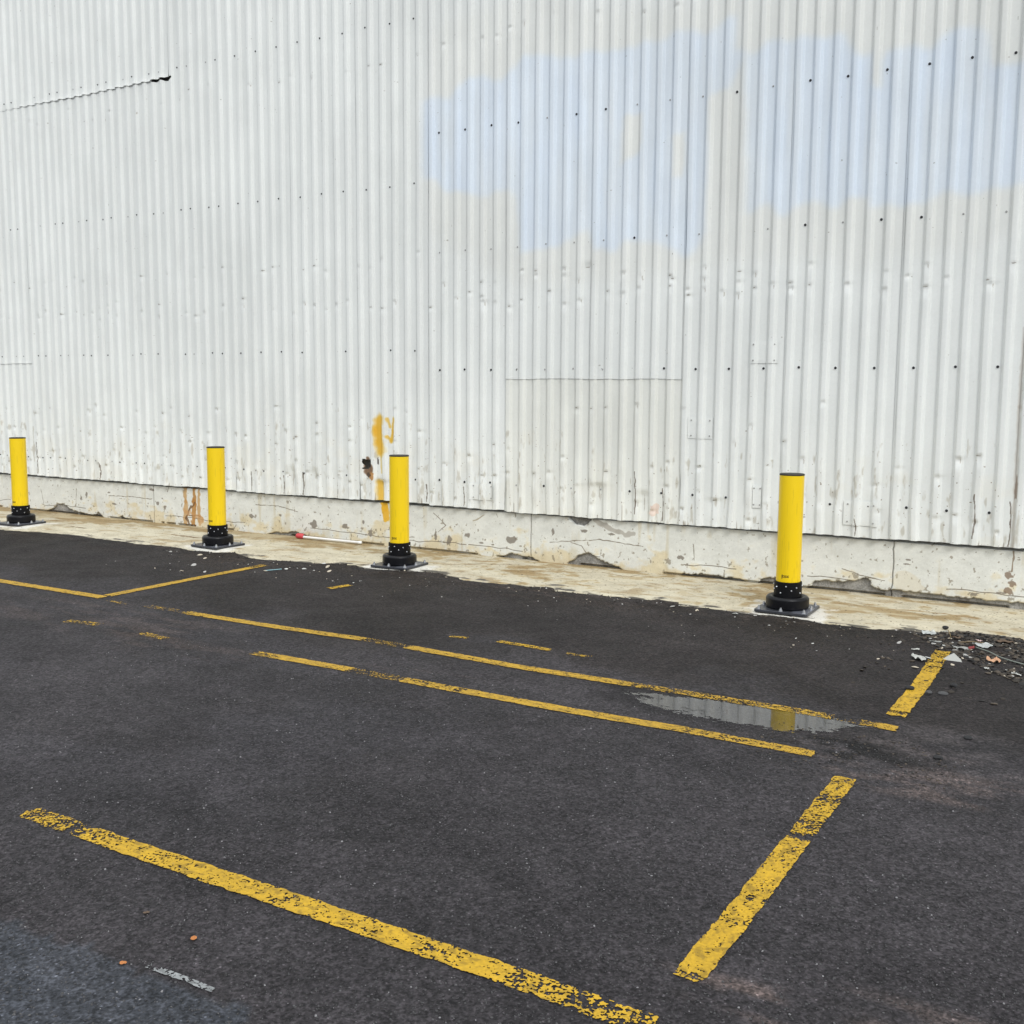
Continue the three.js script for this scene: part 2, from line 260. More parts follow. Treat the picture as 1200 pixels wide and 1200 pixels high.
// ------------------------------------------------------------------ concrete apron along the wall
const BOLLARDS = [[-11.902, 0.97], [-8.498, 0.97], [-6.073, 0.95], [-2.28, 0.975]];
function apronColor(x, z, c) {
  const n1 = fbm(x * 1.6, z * 3.2, 4, 81), n2 = fbm(x * 8, z * 11, 4, 82), n3 = noise(x * 90, z * 90, 83);
  let r = 0.725, g = 0.69, b = 0.60; const v = (n2 - 0.5) * 0.16 + (n3 - 0.5) * 0.06; r += v; g += v; b += v * 0.9;
  // mud and moss washed against the wall, heavier towards the far end
  const far = smooth(-4.5, -8.5, x), mud = smooth(0.5, 0.64, n1 * 0.55 + n2 * 0.5 + (0.42 - z) * lerp(0.12, 0.5, far));
  r = lerp(r, 0.50 + v, mud * 0.72); g = lerp(g, 0.405 + v, mud * 0.72); b = lerp(b, 0.24 + v, mud * 0.72);
  const streak = smooth(0.56, 0.72, fbm(x * 5, z * 10, 5, 84)) * 0.42; r = lerp(r, 0.5, streak); g = lerp(g, 0.40, streak); b = lerp(b, 0.25, streak);
  const clean = smooth(0.52, 0.66, fbm(x * 2.1 + 8, z * 5, 3, 85)) * 0.4; r = lerp(r, 0.80, clean); g = lerp(g, 0.775, clean); b = lerp(b, 0.69, clean);
  for (const [bx, bz] of BOLLARDS) {        // pale grout dust left from setting the base plates
    const q = Math.max(Math.abs(x - bx - 0.03) / 0.30, Math.abs(z - bz - 0.05) / 0.27) + (fbm(x * 7, z * 7, 4, 86) - 0.5) * 1.1, a = smooth(1.25, 0.8, q) * 0.75;
    if (a > 0) { const k = 0.84 + (n2 - 0.5) * 0.12; r = lerp(r, k, a); g = lerp(g, k * 0.995, a); b = lerp(b, k * 0.98, a); }
  }
  const smear = smooth(0.50, 0.66, fbm(x * 6, z * 20, 4, 87) + 0.16 - (edgeZ(x) - z) * 1.6) * 0.85;       // tar dragged over the edge
  r = lerp(r, 0.27, smear); g = lerp(g, 0.255, smear); b = lerp(b, 0.235, smear);
  if (fbm(x * 60, z * 60, 2, 88) > 0.80) { r *= 0.55; g *= 0.52; b *= 0.5; }
  c[0] = r; c[1] = g; c[2] = b;
}
{
  const apron = new THREE.Group(); apron.name = 'concrete_apron'; scene.add(apron);
  tag(apron, 'stained cream concrete apron along the foot of the wall', 'apron', null, 'structure');
  const joints = [-22, -14.3, -7.45, 0.9, 3.4];
  for (let k = 0; k + 1 < joints.length; k++) {
    const x0 = joints[k], x1 = joints[k + 1], seen = k === 1 || k === 2;
    const p = new Paint(seen ? 1536 : 256, seen ? 320 : 64, x0, x1, -0.1, 1.8).fill(apronColor);
    if (k === 2) { p.stroke([[-5.95, 0.75], [-5.7, 0.6], [-5.45, 0.4], [-5.2, 0.3]], 0.014, [0.33, 0.27, 0.2], 0.9, 0.9); p.stroke([[-4.25, 0.22], [-3.95, 0.3], [-3.9, 0.12]], 0.012, [0.33, 0.27, 0.2], 0.8, 0.9); p.stroke([[-1.6, 0.5], [-1.2, 0.45], [-0.95, 0.5]], 0.03, [0.5, 0.38, 0.2], 0.8, 1); }
    if (k === 1) { p.stroke([[-9.6, 0.62], [-9.2, 0.66], [-8.95, 0.62]], 0.05, [0.38, 0.28, 0.16], 0.8, 1); p.stroke([[-11.2, 0.8], [-10.9, 0.83]], 0.04, [0.36, 0.28, 0.18], 0.8, 1); }
    const nx = Math.ceil((x1 - x0) / (seen ? 0.04 : 0.2)) + 1, nz = 48;
    const g = gridGeo(nx, nz, (i, j) => { const x = lerp(x0, x1, i / (nx - 1)), z = lerp(1.8, -0.1, j / (nz - 1)); return { p: [x, (fbm(x * 5, z * 5, 3, 91) - 0.5) * 0.007 * smooth(0.0, 0.12, z) - 0.002 - 0.01 * smooth(1.05, 1.25, z), z], uv: p.uv(x, z) }; });
    mesh('concrete_slab', g, std({ map: p.texture(), roughness: 0.9, bumpMap: asphaltBump, bumpScale: 0.001 }), apron);
  }
}
// ------------------------------------------------------------------ warehouse wall
const wall = new THREE.Group(); wall.name = 'warehouse_wall'; scene.add(wall);
tag(wall, 'white painted corrugated metal warehouse wall on a chipped concrete plinth', 'wall');
mesh('added_backing', new THREE.BoxGeometry(27, 8.4, 0.3).translate(-9.6, 4.25, -0.31), std({ color: new THREE.Color(0.58, 0.57, 0.54), roughness: 0.95 }), wall);  // unseen backing added behind the sheets so light does not leak through

// plinth: cast in lengths, render spalled off where the photograph shows bare concrete
const SPALLS = [
  [[-2.40, -0.02], [-2.38, 0.012], [-2.333, 0.074], [-2.236, 0.089], [-2.163, 0.081], [-1.95, 0.112], [-1.904, 0.134], [-1.846, 0.127], [-1.838, 0.06], [-1.761, 0.05], [-1.534, 0.062], [-1.312, 0.055], [-0.99, 0.045], [-0.7, 0.05], [-0.5, 0.06], [-0.2, -0.02]],
  [[-4.76, -0.02], [-4.739, 0.014], [-4.636, 0.088], [-4.535, 0.13], [-4.433, 0.092], [-4.357, 0.06], [-4.231, 0.02], [-4.1, -0.02]],
  [[-4.76, 0.6], [-4.751, 0.47], [-4.70, 0.42], [-4.667, 0.40], [-4.565, 0.395], [-4.5, 0.44], [-4.43, 0.6]],
  [[-5.6, -0.02], [-5.521, 0.011], [-5.382, 0.052], [-5.163, 0.028], [-5.05, -0.02]],
  [[-12.86, -0.02], [-12.81, 0.0], [-12.657, 0.041], [-12.579, 0.12], [-12.435, 0.124], [-12.298, 0.06], [-12.019, 0.03], [-11.75, -0.02]],
  [[-11.86, -0.02], [-11.8, 0.02], [-11.721, 0.06], [-11.655, 0.015], [-11.6, -0.02]], [[-11.35, -0.02], [-11.3, 0.02], [-11.255, 0.045], [-11.18, 0.0], [-11.15, -0.02]],
  [[-2.85, -0.02], [-2.8, 0.05], [-2.62, 0.075], [-2.5, 0.04], [-2.45, -0.02]], [[-8.78, -0.02], [-8.62, 0.02], [-8.42, 0.03], [-8.3, 0.06], [-8.18, 0.035], [-8.08, -0.02]],
  [[-3.6, -0.02], [-3.55, 0.02], [-3.3, 0.035], [-3.0, 0.02], [-2.9, -0.02]],
];
const spallBox = SPALLS.map(p => [Math.min(...p.map(q => q[0])) - 0.05, Math.max(...p.map(q => q[0])) + 0.05]);
function spall(x, y) {
  const wx = x + (fbm(x * 22, y * 22, 2, 93) - 0.5) * 0.05, wy = y + (fbm(x * 22, y * 22, 2, 94) - 0.5) * 0.03;
  for (let i = 0; i < SPALLS.length; i++) if (x > spallBox[i][0] && x < spallBox[i][1] && inPoly(wx, wy, SPALLS[i])) return 1;
  return 0;
}
const CHIPS = [[-6.15, 0.126, 0.035, 0.07], [-5.93, 0.194, 0.04, 0.03], [-5.404, 0.185, 0.07, 0.05], [-4.57, 0.343, 0.045, 0.02], [-4.915, 0.309, 0.02, 0.035], [-4.281, 0.334, 0.04, 0.014], [-3.573, 0.165, 0.035, 0.025], [-7.295, 0.241, 0.03, 0.03], [-11.952, 0.275, 0.03, 0.045], [-12.054, 0.22, 0.03, 0.04], [-10.685, 0.412, 0.05, 0.02], [-8.968, 0.191, 0.045, 0.04], [-8.001, 0.159, 0.07, 0.05], [-8.518, 0.232, 0.03, 0.02], [-1.57, 0.322, 0.03, 0.007], [-1.575, 0.285, 0.032, 0.007], [-10.58, 0.24, 0.025, 0.03], [-10.5, 0.31, 0.02, 0.012], [-10.45, 0.2, 0.03, 0.025], [-7.55, 0.17, 0.06, 0.03], [-7.2, 0.12, 0.04, 0.04], [-7.02, 0.36, 0.02, 0.02], [-0.86, 0.12, 0.05, 0.016], [-1.05, 0.09, 0.04, 0.015], [-5.75, 0.13, 0.04, 0.012], [-5.62, 0.12, 0.03, 0.012], [-6.33, 0.16, 0.02, 0.06], [-9.5, 0.1, 0.05, 0.02], [-11.4, 0.19, 0.06, 0.02], [-11.5, 0.33, 0.03, 0.012]];
const crackY = (x) => 0.085 + 0.055 * (fbm(x * 1.7, 4, 3, 95) - 0.3) + 0.02 * (noise(x * 11, 2, 96) - 0.5);
function plinthColor(x, y, c) {
  const n1 = fbm(x * 2.1, y * 5, 4, 97), n2 = fbm(x * 9, y * 12, 4, 98), n3 = noise(x * 120, y * 120, 99);
  let v = (n2 - 0.5) * 0.09 + (n3 - 0.5) * 0.035; let r = 0.85 + v, g = 0.852 + v, b = 0.825 + v;
  // cream grime splashed up in blotches from the apron
  const spl = smooth(0.50, 0.68, n1 * 0.5 + n2 * 0.55 + (0.11 - y) * 0.9) * 0.8; r = lerp(r, 0.80 + v, spl); g = lerp(g, 0.745 + v, spl); b = lerp(b, 0.61 + v, spl);
  const run = smooth(0.60, 0.75, fbm(x * 13, y * 1.3, 3, 100)) * smooth(0.35, 0.6, n1) * 0.35; r = lerp(r, 0.72, run); g = lerp(g, 0.66, run); b = lerp(b, 0.52, run);
  const grime = smooth(0.73, 0.80, fbm(x * 34, y * 30, 3, 101) + (0.2 - y) * 0.14) * 0.55; r = lerp(r, 0.45, grime); g = lerp(g, 0.41, grime); b = lerp(b, 0.34, grime);
  if (fbm(x * 75, y * 75, 2, 102) > 0.90) { r *= 0.6; g *= 0.58; b *= 0.55; }
  const s = spall(x, y);
  if (s) { const k = 0.54 + (n2 - 0.5) * 0.3 + (n3 - 0.5) * 0.16; r = k; g = k * 0.985; b = k * 0.95; }
  const dk = Math.abs(y - crackY(x)), on = noise(x * 2.7, 1, 103) > 0.42; if (!s && on && dk < 0.0045) { const a = smooth(0.0045, 0.002, dk) * 0.75; r = lerp(r, 0.3, a); g = lerp(g, 0.26, a); b = lerp(b, 0.21, a); }
  c[0] = r; c[1] = g; c[2] = b;
}
{
  const joints = [-23, -14.6, -10.655, -5.168, -1.686, 0.4, 3.6], wob = (k, y) => (k === 4 ? 0.02 : 0.006) * (fbm(y * 9, k, 3, 104) - 0.5) * 2;
  for (let k = 0; k + 1 < joints.length; k++) {
    const x0 = joints[k], x1 = joints[k + 1], seen = k > 0 && k < 5;
    const p = new Paint(seen ? 1536 : 256, seen ? 224 : 64, x0 - 0.05, x1 + 0.05, -0.03, 0.62).fill(plinthColor);
    for (const [cx, cy, rx, ry] of CHIPS) p.chip(cx, cy, rx * 0.85, ry * 0.85, [0.45, 0.42, 0.38], 0.75, (cx * 100) | 0);
    // rust bled down from a fixing, and the crack it follows
    p.stroke([[-10.085, 0.56], [-10.08, 0.3], [-10.1, 0.02]], 0.07, [0.72, 0.55, 0.33], 0.75, 0.7, 7); p.stroke([[-9.93, 0.56], [-9.925, 0.3], [-9.96, 0.02]], 0.075, [0.66, 0.46, 0.22], 0.85, 0.7, 8); p.stroke([[-9.845, 0.56], [-9.85, 0.06]], 0.05, [0.70, 0.52, 0.29], 0.7, 0.7, 9);
    p.stroke([[-9.92, 0.30], [-10.02, 0.2], [-10.07, 0.1], [-10.02, 0.0]], 0.028, [0.42, 0.31, 0.2], 0.8, 0.8, 10); p.stroke([[-10.03, 0.13], [-9.82, 0.13]], 0.018, [0.45, 0.33, 0.2], 0.7, 0.8, 11); p.stroke([[-10.1, 0.18], [-9.8, 0.1], [-9.85, 0.03]], 0.06, [0.74, 0.56, 0.36], 0.6, 1, 12);
    // orange spray drip
    p.stroke([[-7.02, 0.6], [-7.0, 0.42], [-6.985, 0.31]], 0.10, [0.87, 0.66, 0.16], 0.9, 0.35, 13);
    for (const q of [[[-10.35, 0.55], [-10.4, 0.4]], [[-6.35, 0.4], [-6.2, 0.28], [-6.3, 0.2]], [[-8.9, 0.33], [-8.55, 0.34], [-8.25, 0.29]], [[-11.5, 0.29], [-11.0, 0.3], [-10.7, 0.29]], [[-4.55, 0.13], [-4.6, 0.19], [-4.72, 0.215]], [[-4.95, 0.2], [-4.4, 0.27], [-3.95, 0.24]], [[-6.9, 0.1], [-6.6, 0.12]], [[-12.9, 0.3], [-12.85, 0.1]], [[-3.45, 0.3], [-3.44, 0.15]], [[-12.15, 0.35], [-12.17, 0.12]], [[-2.1, 0.2], [-1.95, 0.16], [-1.75, 0.13]]]) p.stroke(q, 0.008, [0.42, 0.38, 0.32], 0.8, 0.8, 14);
    p.stroke([[-4.45, 0.45], [-4.2, 0.36], [-4.05, 0.33]], 0.05, [0.66, 0.64, 0.60], 0.8, 1, 15); p.stroke([[-5.85, 0.35], [-5.72, 0.42]], 0.012, [0.6, 0.55, 0.45], 0.7, 0.8, 16);
    p.stroke([[-0.78, 0.46], [-0.785, 0.3]], 0.012, [0.44, 0.36, 0.28], 0.7, 1, 17); for (const [a, b2] of [[-0.8, 0.27], [-0.775, 0.2], [-0.8, 0.14]]) p.chip(a, b2, 0.03, 0.03, [0.45, 0.37, 0.3], 0.7, 18); p.chip(-1.55, 0.14, 0.14, 0.09, [0.82, 0.77, 0.65], 0.35, 19);
    const nx = Math.ceil((x1 - x0) / (seen ? 0.012 : 0.1)) + 1, ny = 64;
    const g = gridGeo(nx, ny, (i, j) => {
      const y = -0.03 + 0.505 * j / (ny - 1) + (j === ny - 1 ? 0.002 : 0), t = clamp((i - 1) / (nx - 3)), x = lerp(x0 + 0.0025, x1 - 0.0025, t) + wob(k, y) * smooth(0.05, 0, t) + wob(k + 1, y) * smooth(0.95, 1, t);
      let z = -0.028 + (fbm(x * 3, y * 4, 3, 105) - 0.5) * 0.012 + (noise(x * 40, y * 40, 106) - 0.5) * 0.0016;
      if (spall(x, y)) z -= 0.018 + 0.012 * fbm(x * 30, y * 30, 3, 107);
      if (y < 0.016 && fbm(x * 3.2, 2, 3, 108) > 0.43) z -= 0.03;         // open joint at the slab
      if (j === ny - 1) z = -0.155;
      if (i === 0 || i === nx - 1) z = -0.1;
      return { p: [x, y, z], uv: p.uv(x, y) };
    });
    mesh('plinth_block', g, std({ map: p.texture(), roughness: 0.88, bumpMap: asphaltBump, bumpScale: 0.0006 }), wall);
  }
}

// corrugated cladding: one mesh per sheet
const PITCH = 0.15525, SHEET = PITCH * 6, SX = -6.37, DEPTH = 0.030;
const US = [0, 0.035, 0.085, 0.135, 0.17, 0.2, 0.285, 0.37, 0.4, 0.435, 0.475, 0.515, 0.55, 0.585, 0.77, 0.96];
function profile(u) { u -= Math.floor(u); if (u < 0.17) return smooth(0, 0.17, u); if (u < 0.4) return 1 + 0.05 * Math.sin((u - 0.17) / 0.23 * Math.PI); if (u < 0.55) return 1 - smooth(0.4, 0.55, u); return 0; }
const R = rng(2024), DENTS = [];
const crest = (x) => SX + (Math.floor((x - SX) / PITCH + 0.1) - 0.1 + 0.285) * PITCH;       // nearest rib crest
for (let x = -14.2; x < 0.6; x += PITCH) {
  const cx = crest(x), right = cx > -6.37;
  const band = (y, sp, prob, d) => { if (R() < prob) DENTS.push([cx + (R() - 0.5) * 0.03, y + (R() - 0.5) * sp, 0.02 + 0.014 * R(), 0.018 + 0.035 * R(), d * (0.4 + 0.8 * R()), R()]); };
  if (right) { for (let k = 0; k < 2; k++) band(2.72, 0.36, 0.4, 0.008); band(2.58, 0.14, 0.5, 0.010); band(1.36, 0.6, 0.4, 0.009); band(1.05, 0.5, 0.5, 0.012); band(0.7, 0.3, 0.45, 0.013); band(5.12, 0.15, 0.5, 0.006); }
  else { band(2.6, 0.14, 0.6, 0.007); band(3.05, 0.16, 0.4, 0.006); band(1.3, 0.4, 0.5, 0.010); band(0.95, 0.5, 0.6, 0.012); band(0.7, 0.2, 0.5, 0.014); band(5.1, 0.2, 0.5, 0.006); band(2.85, 0.5, 0.2, 0.008); }
}
DENTS.push([-4.55, 2.85, 0.045, 0.16, 0.012, 0.1], [-4.42, 0.78, 0.09, 0.12, 0.022, 0.9], [-3.95, 0.72, 0.06, 0.16, 0.02, 0.9], [-7.95, 0.75, 0.07, 0.2, 0.02, 0.9], [-7.0, 0.68, 0.1, 0.14, 0.02, 0.9], [-3.24, 0.72, 0.05, 0.07, 0.02, 0.1], [-8.3, 0.75, 0.05, 0.2, 0.02, 0.9]);
const SHEET_DENTS = (x0, x1) => DENTS.filter(d => d[0] > x0 - 0.1 && d[0] < x1 + 0.1);
function dentAt(x, y, list) {
  let z = 0;
  for (const [cx, cy, rx, ry, dp] of list) {
    const dy = y - cy; if (dy > ry * 2 || dy < -ry * 4) continue; const dx = (x - cx) / rx; if (dx > 3 || dx < -3) continue;
    z -= dp * Math.exp(-dx * dx) * (dy > 0 ? smooth(ry * 0.45, 0, dy) : smooth(-ry * 2.4, 0, dy));
  }
  return z;
}
// colour of the paint
const BLUE = [[-6.442, 4.564], [-6.15, 4.568], [-5.946, 4.705], [-5.542, 4.714], [-5.248, 4.877], [-4.852, 4.834], [-4.41, 4.783], [-4.114, 4.813], [-3.666, 4.83], [-3.369, 4.84], [-3.217, 4.885], [-3.188, 4.895], [-3.178, 4.599], [-3.072, 4.57], [-2.749, 4.59], [-2.535, 4.571], [-2.291, 4.547], [-2.117, 4.441], [-1.786, 4.392], [-1.669, 4.375], [-1.504, 4.477], [-1.191, 4.441], [-1.156, 4.235], [-0.916, 4.17], [-0.4, 4.1], [-0.4, 3.4], [-0.867, 3.321], [-1.075, 3.308], [-1.223, 3.225], [-1.537, 3.238], [-1.665, 3.229], [-1.826, 3.154], [-1.98, 3.166], [-1.997, 3.256], [-2.238, 3.276], [-2.483, 3.261], [-2.699, 3.229], [-3.035, 3.247], [-3.079, 4.571], [-3.22, 4.253], [-3.397, 4.24], [-3.379, 3.112], [-3.454, 2.954], [-3.615, 2.941], [-3.863, 2.994], [-4.203, 3.053], [-4.464, 2.968], [-4.558, 3.232], [-4.718, 3.125], [-5.011, 2.983], [-5.277, 2.998], [-5.35, 3.555], [-5.944, 3.662], [-6.202, 3.727], [-6.444, 3.875]];
const BUFF = [[-6.35, 5.3], [-5.3, 5.4], [-4.2, 5.1], [-3.1, 5.05], [-2.2, 4.9], [-0.9, 4.75], [-0.9, 2.9], [-1.8, 2.75], [-3.0, 2.8], [-4.4, 2.7], [-5.4, 2.75], [-6.4, 3.3]];
const BUFF_SPOTS = [[[-4.226, 4.159], [-4.015, 4.134], [-4.049, 3.801], [-4.235, 3.744]], [[-3.397, 4.24], [-3.197, 4.235], [-3.227, 3.248], [-3.379, 3.112]], [[-2.05, 4.6], [-1.93, 4.6], [-1.95, 4.1], [-2.02, 4.1]], [[-3.72, 4.0], [-3.6, 4.0], [-3.62, 3.6], [-3.72, 3.6]]];
const maskW = 420, maskH = 260, mx0 = -6.9, mx1 = 0, my0 = 2.4, my1 = 5.6;
function softMask(polys, blur, seed) {
  let m = new Float32Array(maskW * maskH);
  for (let j = 0; j < maskH; j++) for (let i = 0; i < maskW; i++) {
    const x = lerp(mx0, mx1, i / maskW), y = lerp(my0, my1, j / maskH), wx = x + (fbm(x * 3, y * 3, 2, seed) - 0.5) * 0.05, wy = y + (noise(x * 7, y * 1.5, seed + 1) - 0.5) * 0.14;
    m[j * maskW + i] = polys.some(p => inPoly(wx, wy, p)) ? 1 : 0;
  }
  for (let k = 0; k < blur; k++) { const o = m.slice(); for (let j = 1; j < maskH - 1; j++) for (let i = 1; i < maskW - 1; i++) { const q = j * maskW + i; o[q] = (m[q] * 2 + m[q - 1] + m[q + 1] + m[q - maskW] * 1.5 + m[q + maskW] * 1.5) / 7; } m = o; }
  return (x, y) => { const i = clamp((x - mx0) / (mx1 - mx0) * maskW, 0, maskW - 1.01), j = clamp((y - my0) / (my1 - my0) * maskH, 0, maskH - 1.01), a = i | 0, b = j | 0, q = b * maskW + a; if (x < mx0 || x > mx1 || y < my0 || y > my1) return 0; return lerp(lerp(m[q], m[q + 1], i - a), lerp(m[q + maskW], m[q + maskW + 1], i - a), j - b); };
}
const blueAt = softMask([BLUE], 9, 111), buffAt = softMask([BUFF], 40, 113), buffSpot = softMask(BUFF_SPOTS, 6, 115);
function wallColor(x, y, c) {
  const n1 = fbm(x * 0.9, y * 0.7, 3, 121), n2 = fbm(x * 5, y * 4, 3, 122), st = fbm(x * 16, y * 0.8, 2, 123), n3 = noise(x * 90, y * 90, 124);
  const v = (n1 - 0.5) * 0.05 + (n2 - 0.5) * 0.03 + (st - 0.5) * 0.04 + (n3 - 0.5) * 0.014;
  let r = 0.882 + v, g = 0.891 + v, b = 0.879 + v;
  const bf = buffAt(x, y) * 0.5; r = lerp(r, 0.860 + v, bf); g = lerp(g, 0.863 + v, bf); b = lerp(b, 0.842 + v, bf);
  const bl = blueAt(x, y) * (1 - buffSpot(x, y)) * (0.62 + 0.7 * fbm(x * 9, y * 1.4, 3, 130)); r = lerp(r, 0.842 + v, bl); g = lerp(g, 0.876 + v, bl); b = lerp(b, 0.908 + v, bl);
  if (x > -5.445 && x < -3.582 && y < 1.806) { r -= 0.004; g -= 0.009; b -= 0.022; }        // newer sheets in a creamier white
  // splashed grime, scuffs and rust flecks on the lowest metre
  const low = clamp((1.2 - y + (n2 - 0.5) * 0.9) / 0.8);
  if (low > 0) {
    const gr = smooth(0.66, 0.82, fbm(x * 26, y * 7, 4, 125) + 0.10 * low - 0.05) * 0.4; r = lerp(r, 0.60, gr); g = lerp(g, 0.565, gr); b = lerp(b, 0.49, gr);
    const cr = smooth(0.55, 0.72, fbm(x * 3, y * 4, 3, 126)) * 0.3 * smooth(0, 0.35, low); r = lerp(r, 0.875, cr); g = lerp(g, 0.865, cr); b = lerp(b, 0.82, cr);
    const ln = noise(x * 60, y * 2.2, 127) * (0.35 + 0.65 * low); if (ln > 0.86) { const a = smooth(0.86, 0.93, ln) * 0.55; r = lerp(r, 0.42, a); g = lerp(g, 0.38, a); b = lerp(b, 0.33, a); }
    if (fbm(x * 60, y * 48, 2, 128) > 0.90 - 0.02 * low) { r *= 0.62; g *= 0.57; b *= 0.52; }
  }
  if (fbm(x * 42, y * 30, 2, 129) > 0.935) { r *= 0.78; g *= 0.77; b *= 0.75; }
  c[0] = r; c[1] = g; c[2] = b;
}
function decorate(p) {
  for (const [cx, cy, rx, ry, dp, q] of DENTS) {       // chipped paint at knocks, with dark crease shade painted in and pale flecks below
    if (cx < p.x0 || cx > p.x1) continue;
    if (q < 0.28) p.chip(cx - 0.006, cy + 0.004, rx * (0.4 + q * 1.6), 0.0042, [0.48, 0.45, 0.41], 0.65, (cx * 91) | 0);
    if (q > 0.75) p.chip(cx + 0.012, cy - ry * 0.4, 0.005, ry * 0.45, [0.6, 0.57, 0.52], 0.5, (cx * 57) | 0);
    if (q > 0.35 && q < 0.6 && cy < 3) p.chip(cx, cy - ry * 0.6, rx * 0.5, ry * 0.4, [0.93, 0.93, 0.91], 0.6, (cx * 33) | 0);
  }
  // orange spray paint
  const spray = [0.87, 0.68, 0.2];
  for (const [pts, w, a] of [[[[-7.03, 1.37], [-7.05, 1.25], [-7.03, 1.13], [-7.015, 1.03]], 0.115, 0.92], [[[-6.925, 1.38], [-6.895, 1.3]], 0.035, 0.7], [[[-6.84, 1.38], [-6.85, 1.25], [-6.88, 1.14]], 0.045, 0.85], [[[-6.88, 1.15], [-6.93, 1.19]], 0.035, 0.75], [[[-7.02, 1.0], [-7.01, 0.8]], 0.022, 0.45], [[[-7.04, 0.68], [-7.02, 0.4]], 0.09, 0.85]]) p.stroke(pts, w, spray, a, 0.25, 21, 0.6);
  // seams and splits along the ribs near the ground
  for (const [x, ya, yb, w] of [[-8.93, 0.5, 0.72, 0.012], [-8.13, 0.5, 0.75, 0.014], [-8.42, 0.5, 0.7, 0.01], [-9.33, 1.0, 1.45, 0.009], [-7.62, 0.5, 0.66, 0.01], [-12.86, 0.52, 0.95, 0.013], [-11.6, 0.5, 0.72, 0.01], [-5.95, 0.5, 0.7, 0.008], [-4.02, 0.55, 0.95, 0.01], [-0.82, 0.5, 0.85, 0.008], [-1.08, 0.55, 0.9, 0.01], [-2.0, 0.5, 0.62, 0.008], [-6.42, 0.52, 0.7, 0.01], [-3.75, 0.5, 0.8, 0.008]]) p.stroke([[x, ya], [x + 0.008, (ya + yb) / 2], [x - 0.004, yb]], w, [0.36, 0.32, 0.28], 0.85, 0.7, 23);
  p.stroke([[-0.79, 0.5], [-0.80, 1.6], [-0.80, 2.2]], 0.025, [0.66, 0.61, 0.55], 0.4, 0.3, 24, 0.9); p.chip(-0.785, 0.95, 0.014, 0.1, [0.46, 0.38, 0.32], 0.6, 25);  // brown seam stain, with the shading along the seam painted in
  p.chip(-3.83, 0.6, 0.05, 0.06, [0.87, 0.78, 0.72], 0.8, 26);
  // torn hole by the spray mark, with bare rusty metal round it
  const torn = [[-7.262, 0.915], [-7.2, 0.945], [-7.15, 0.94], [-7.148, 0.86], [-7.19, 0.83], [-7.2, 0.79], [-7.26, 0.8], [-7.24, 0.86]];
  p.chip(-7.2, 0.86, 0.085, 0.11, [0.45, 0.34, 0.25], 0.9, 27); p.chip(-7.14, 0.76, 0.05, 0.045, [0.70, 0.50, 0.28], 0.9, 28); p.chip(-7.19, 0.77, 0.03, 0.03, [0.3, 0.25, 0.2], 0.9, 29); p.chip(-7.06, 0.93, 0.012, 0.04, [0.25, 0.22, 0.2], 0.9, 30);
  p.region(-7.3, -7.1, 0.75, 0.98, (x, y) => inPoly(x + (noise(x * 50, y * 50, 31) - 0.5) * 0.03, y + (noise(x * 50, y * 50, 32) - 0.5) * 0.03, torn) && y > 0.83 ? [0, 0, 0, 1, 'cut'] : null);
  // gap torn open under the upper lap
  const gap = [[-10.38, 5.315], [-10.33, 5.302], [-10.28, 5.325], [-10.2, 5.312], [-10.14, 5.295], [-10.08, 5.302], [-10.05, 5.318], [-10.05, 5.34], [-10.38, 5.34], [-10.38, 5.325]];
  p.region(-10.6, -9.9, 5.2, 5.4, (x, y) => inPoly(x, y + (noise(x * 30, y * 30, 33) - 0.5) * 0.012, gap) ? [0, 0, 0, 1, 'cut'] : null);
}
const pRight = new Paint(1664, 1664, -6.6, 0.2, 0.44, 6.6).fill(wallColor), pLeft = new Paint(1280, 1280, -14.9, -6.2, 0.44, 7.2).fill(wallColor), pFar = new Paint(512, 512, 0, 3, 0.44, 8.6).fill((x, y, c) => wallColor(x - 40, y, c));
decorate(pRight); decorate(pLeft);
const sheetMat = (p, cut) => { const m = std({ map: p.texture(!cut), roughness: 0.5, metalness: 0, alphaTest: cut ? 0.5 : 0 }); m.side = THREE.DoubleSide; return m; };
const mRight = sheetMat(pRight, true), mLeft = sheetMat(pLeft, true), mFar = sheetMat(pFar, false), mUpper = mFar;
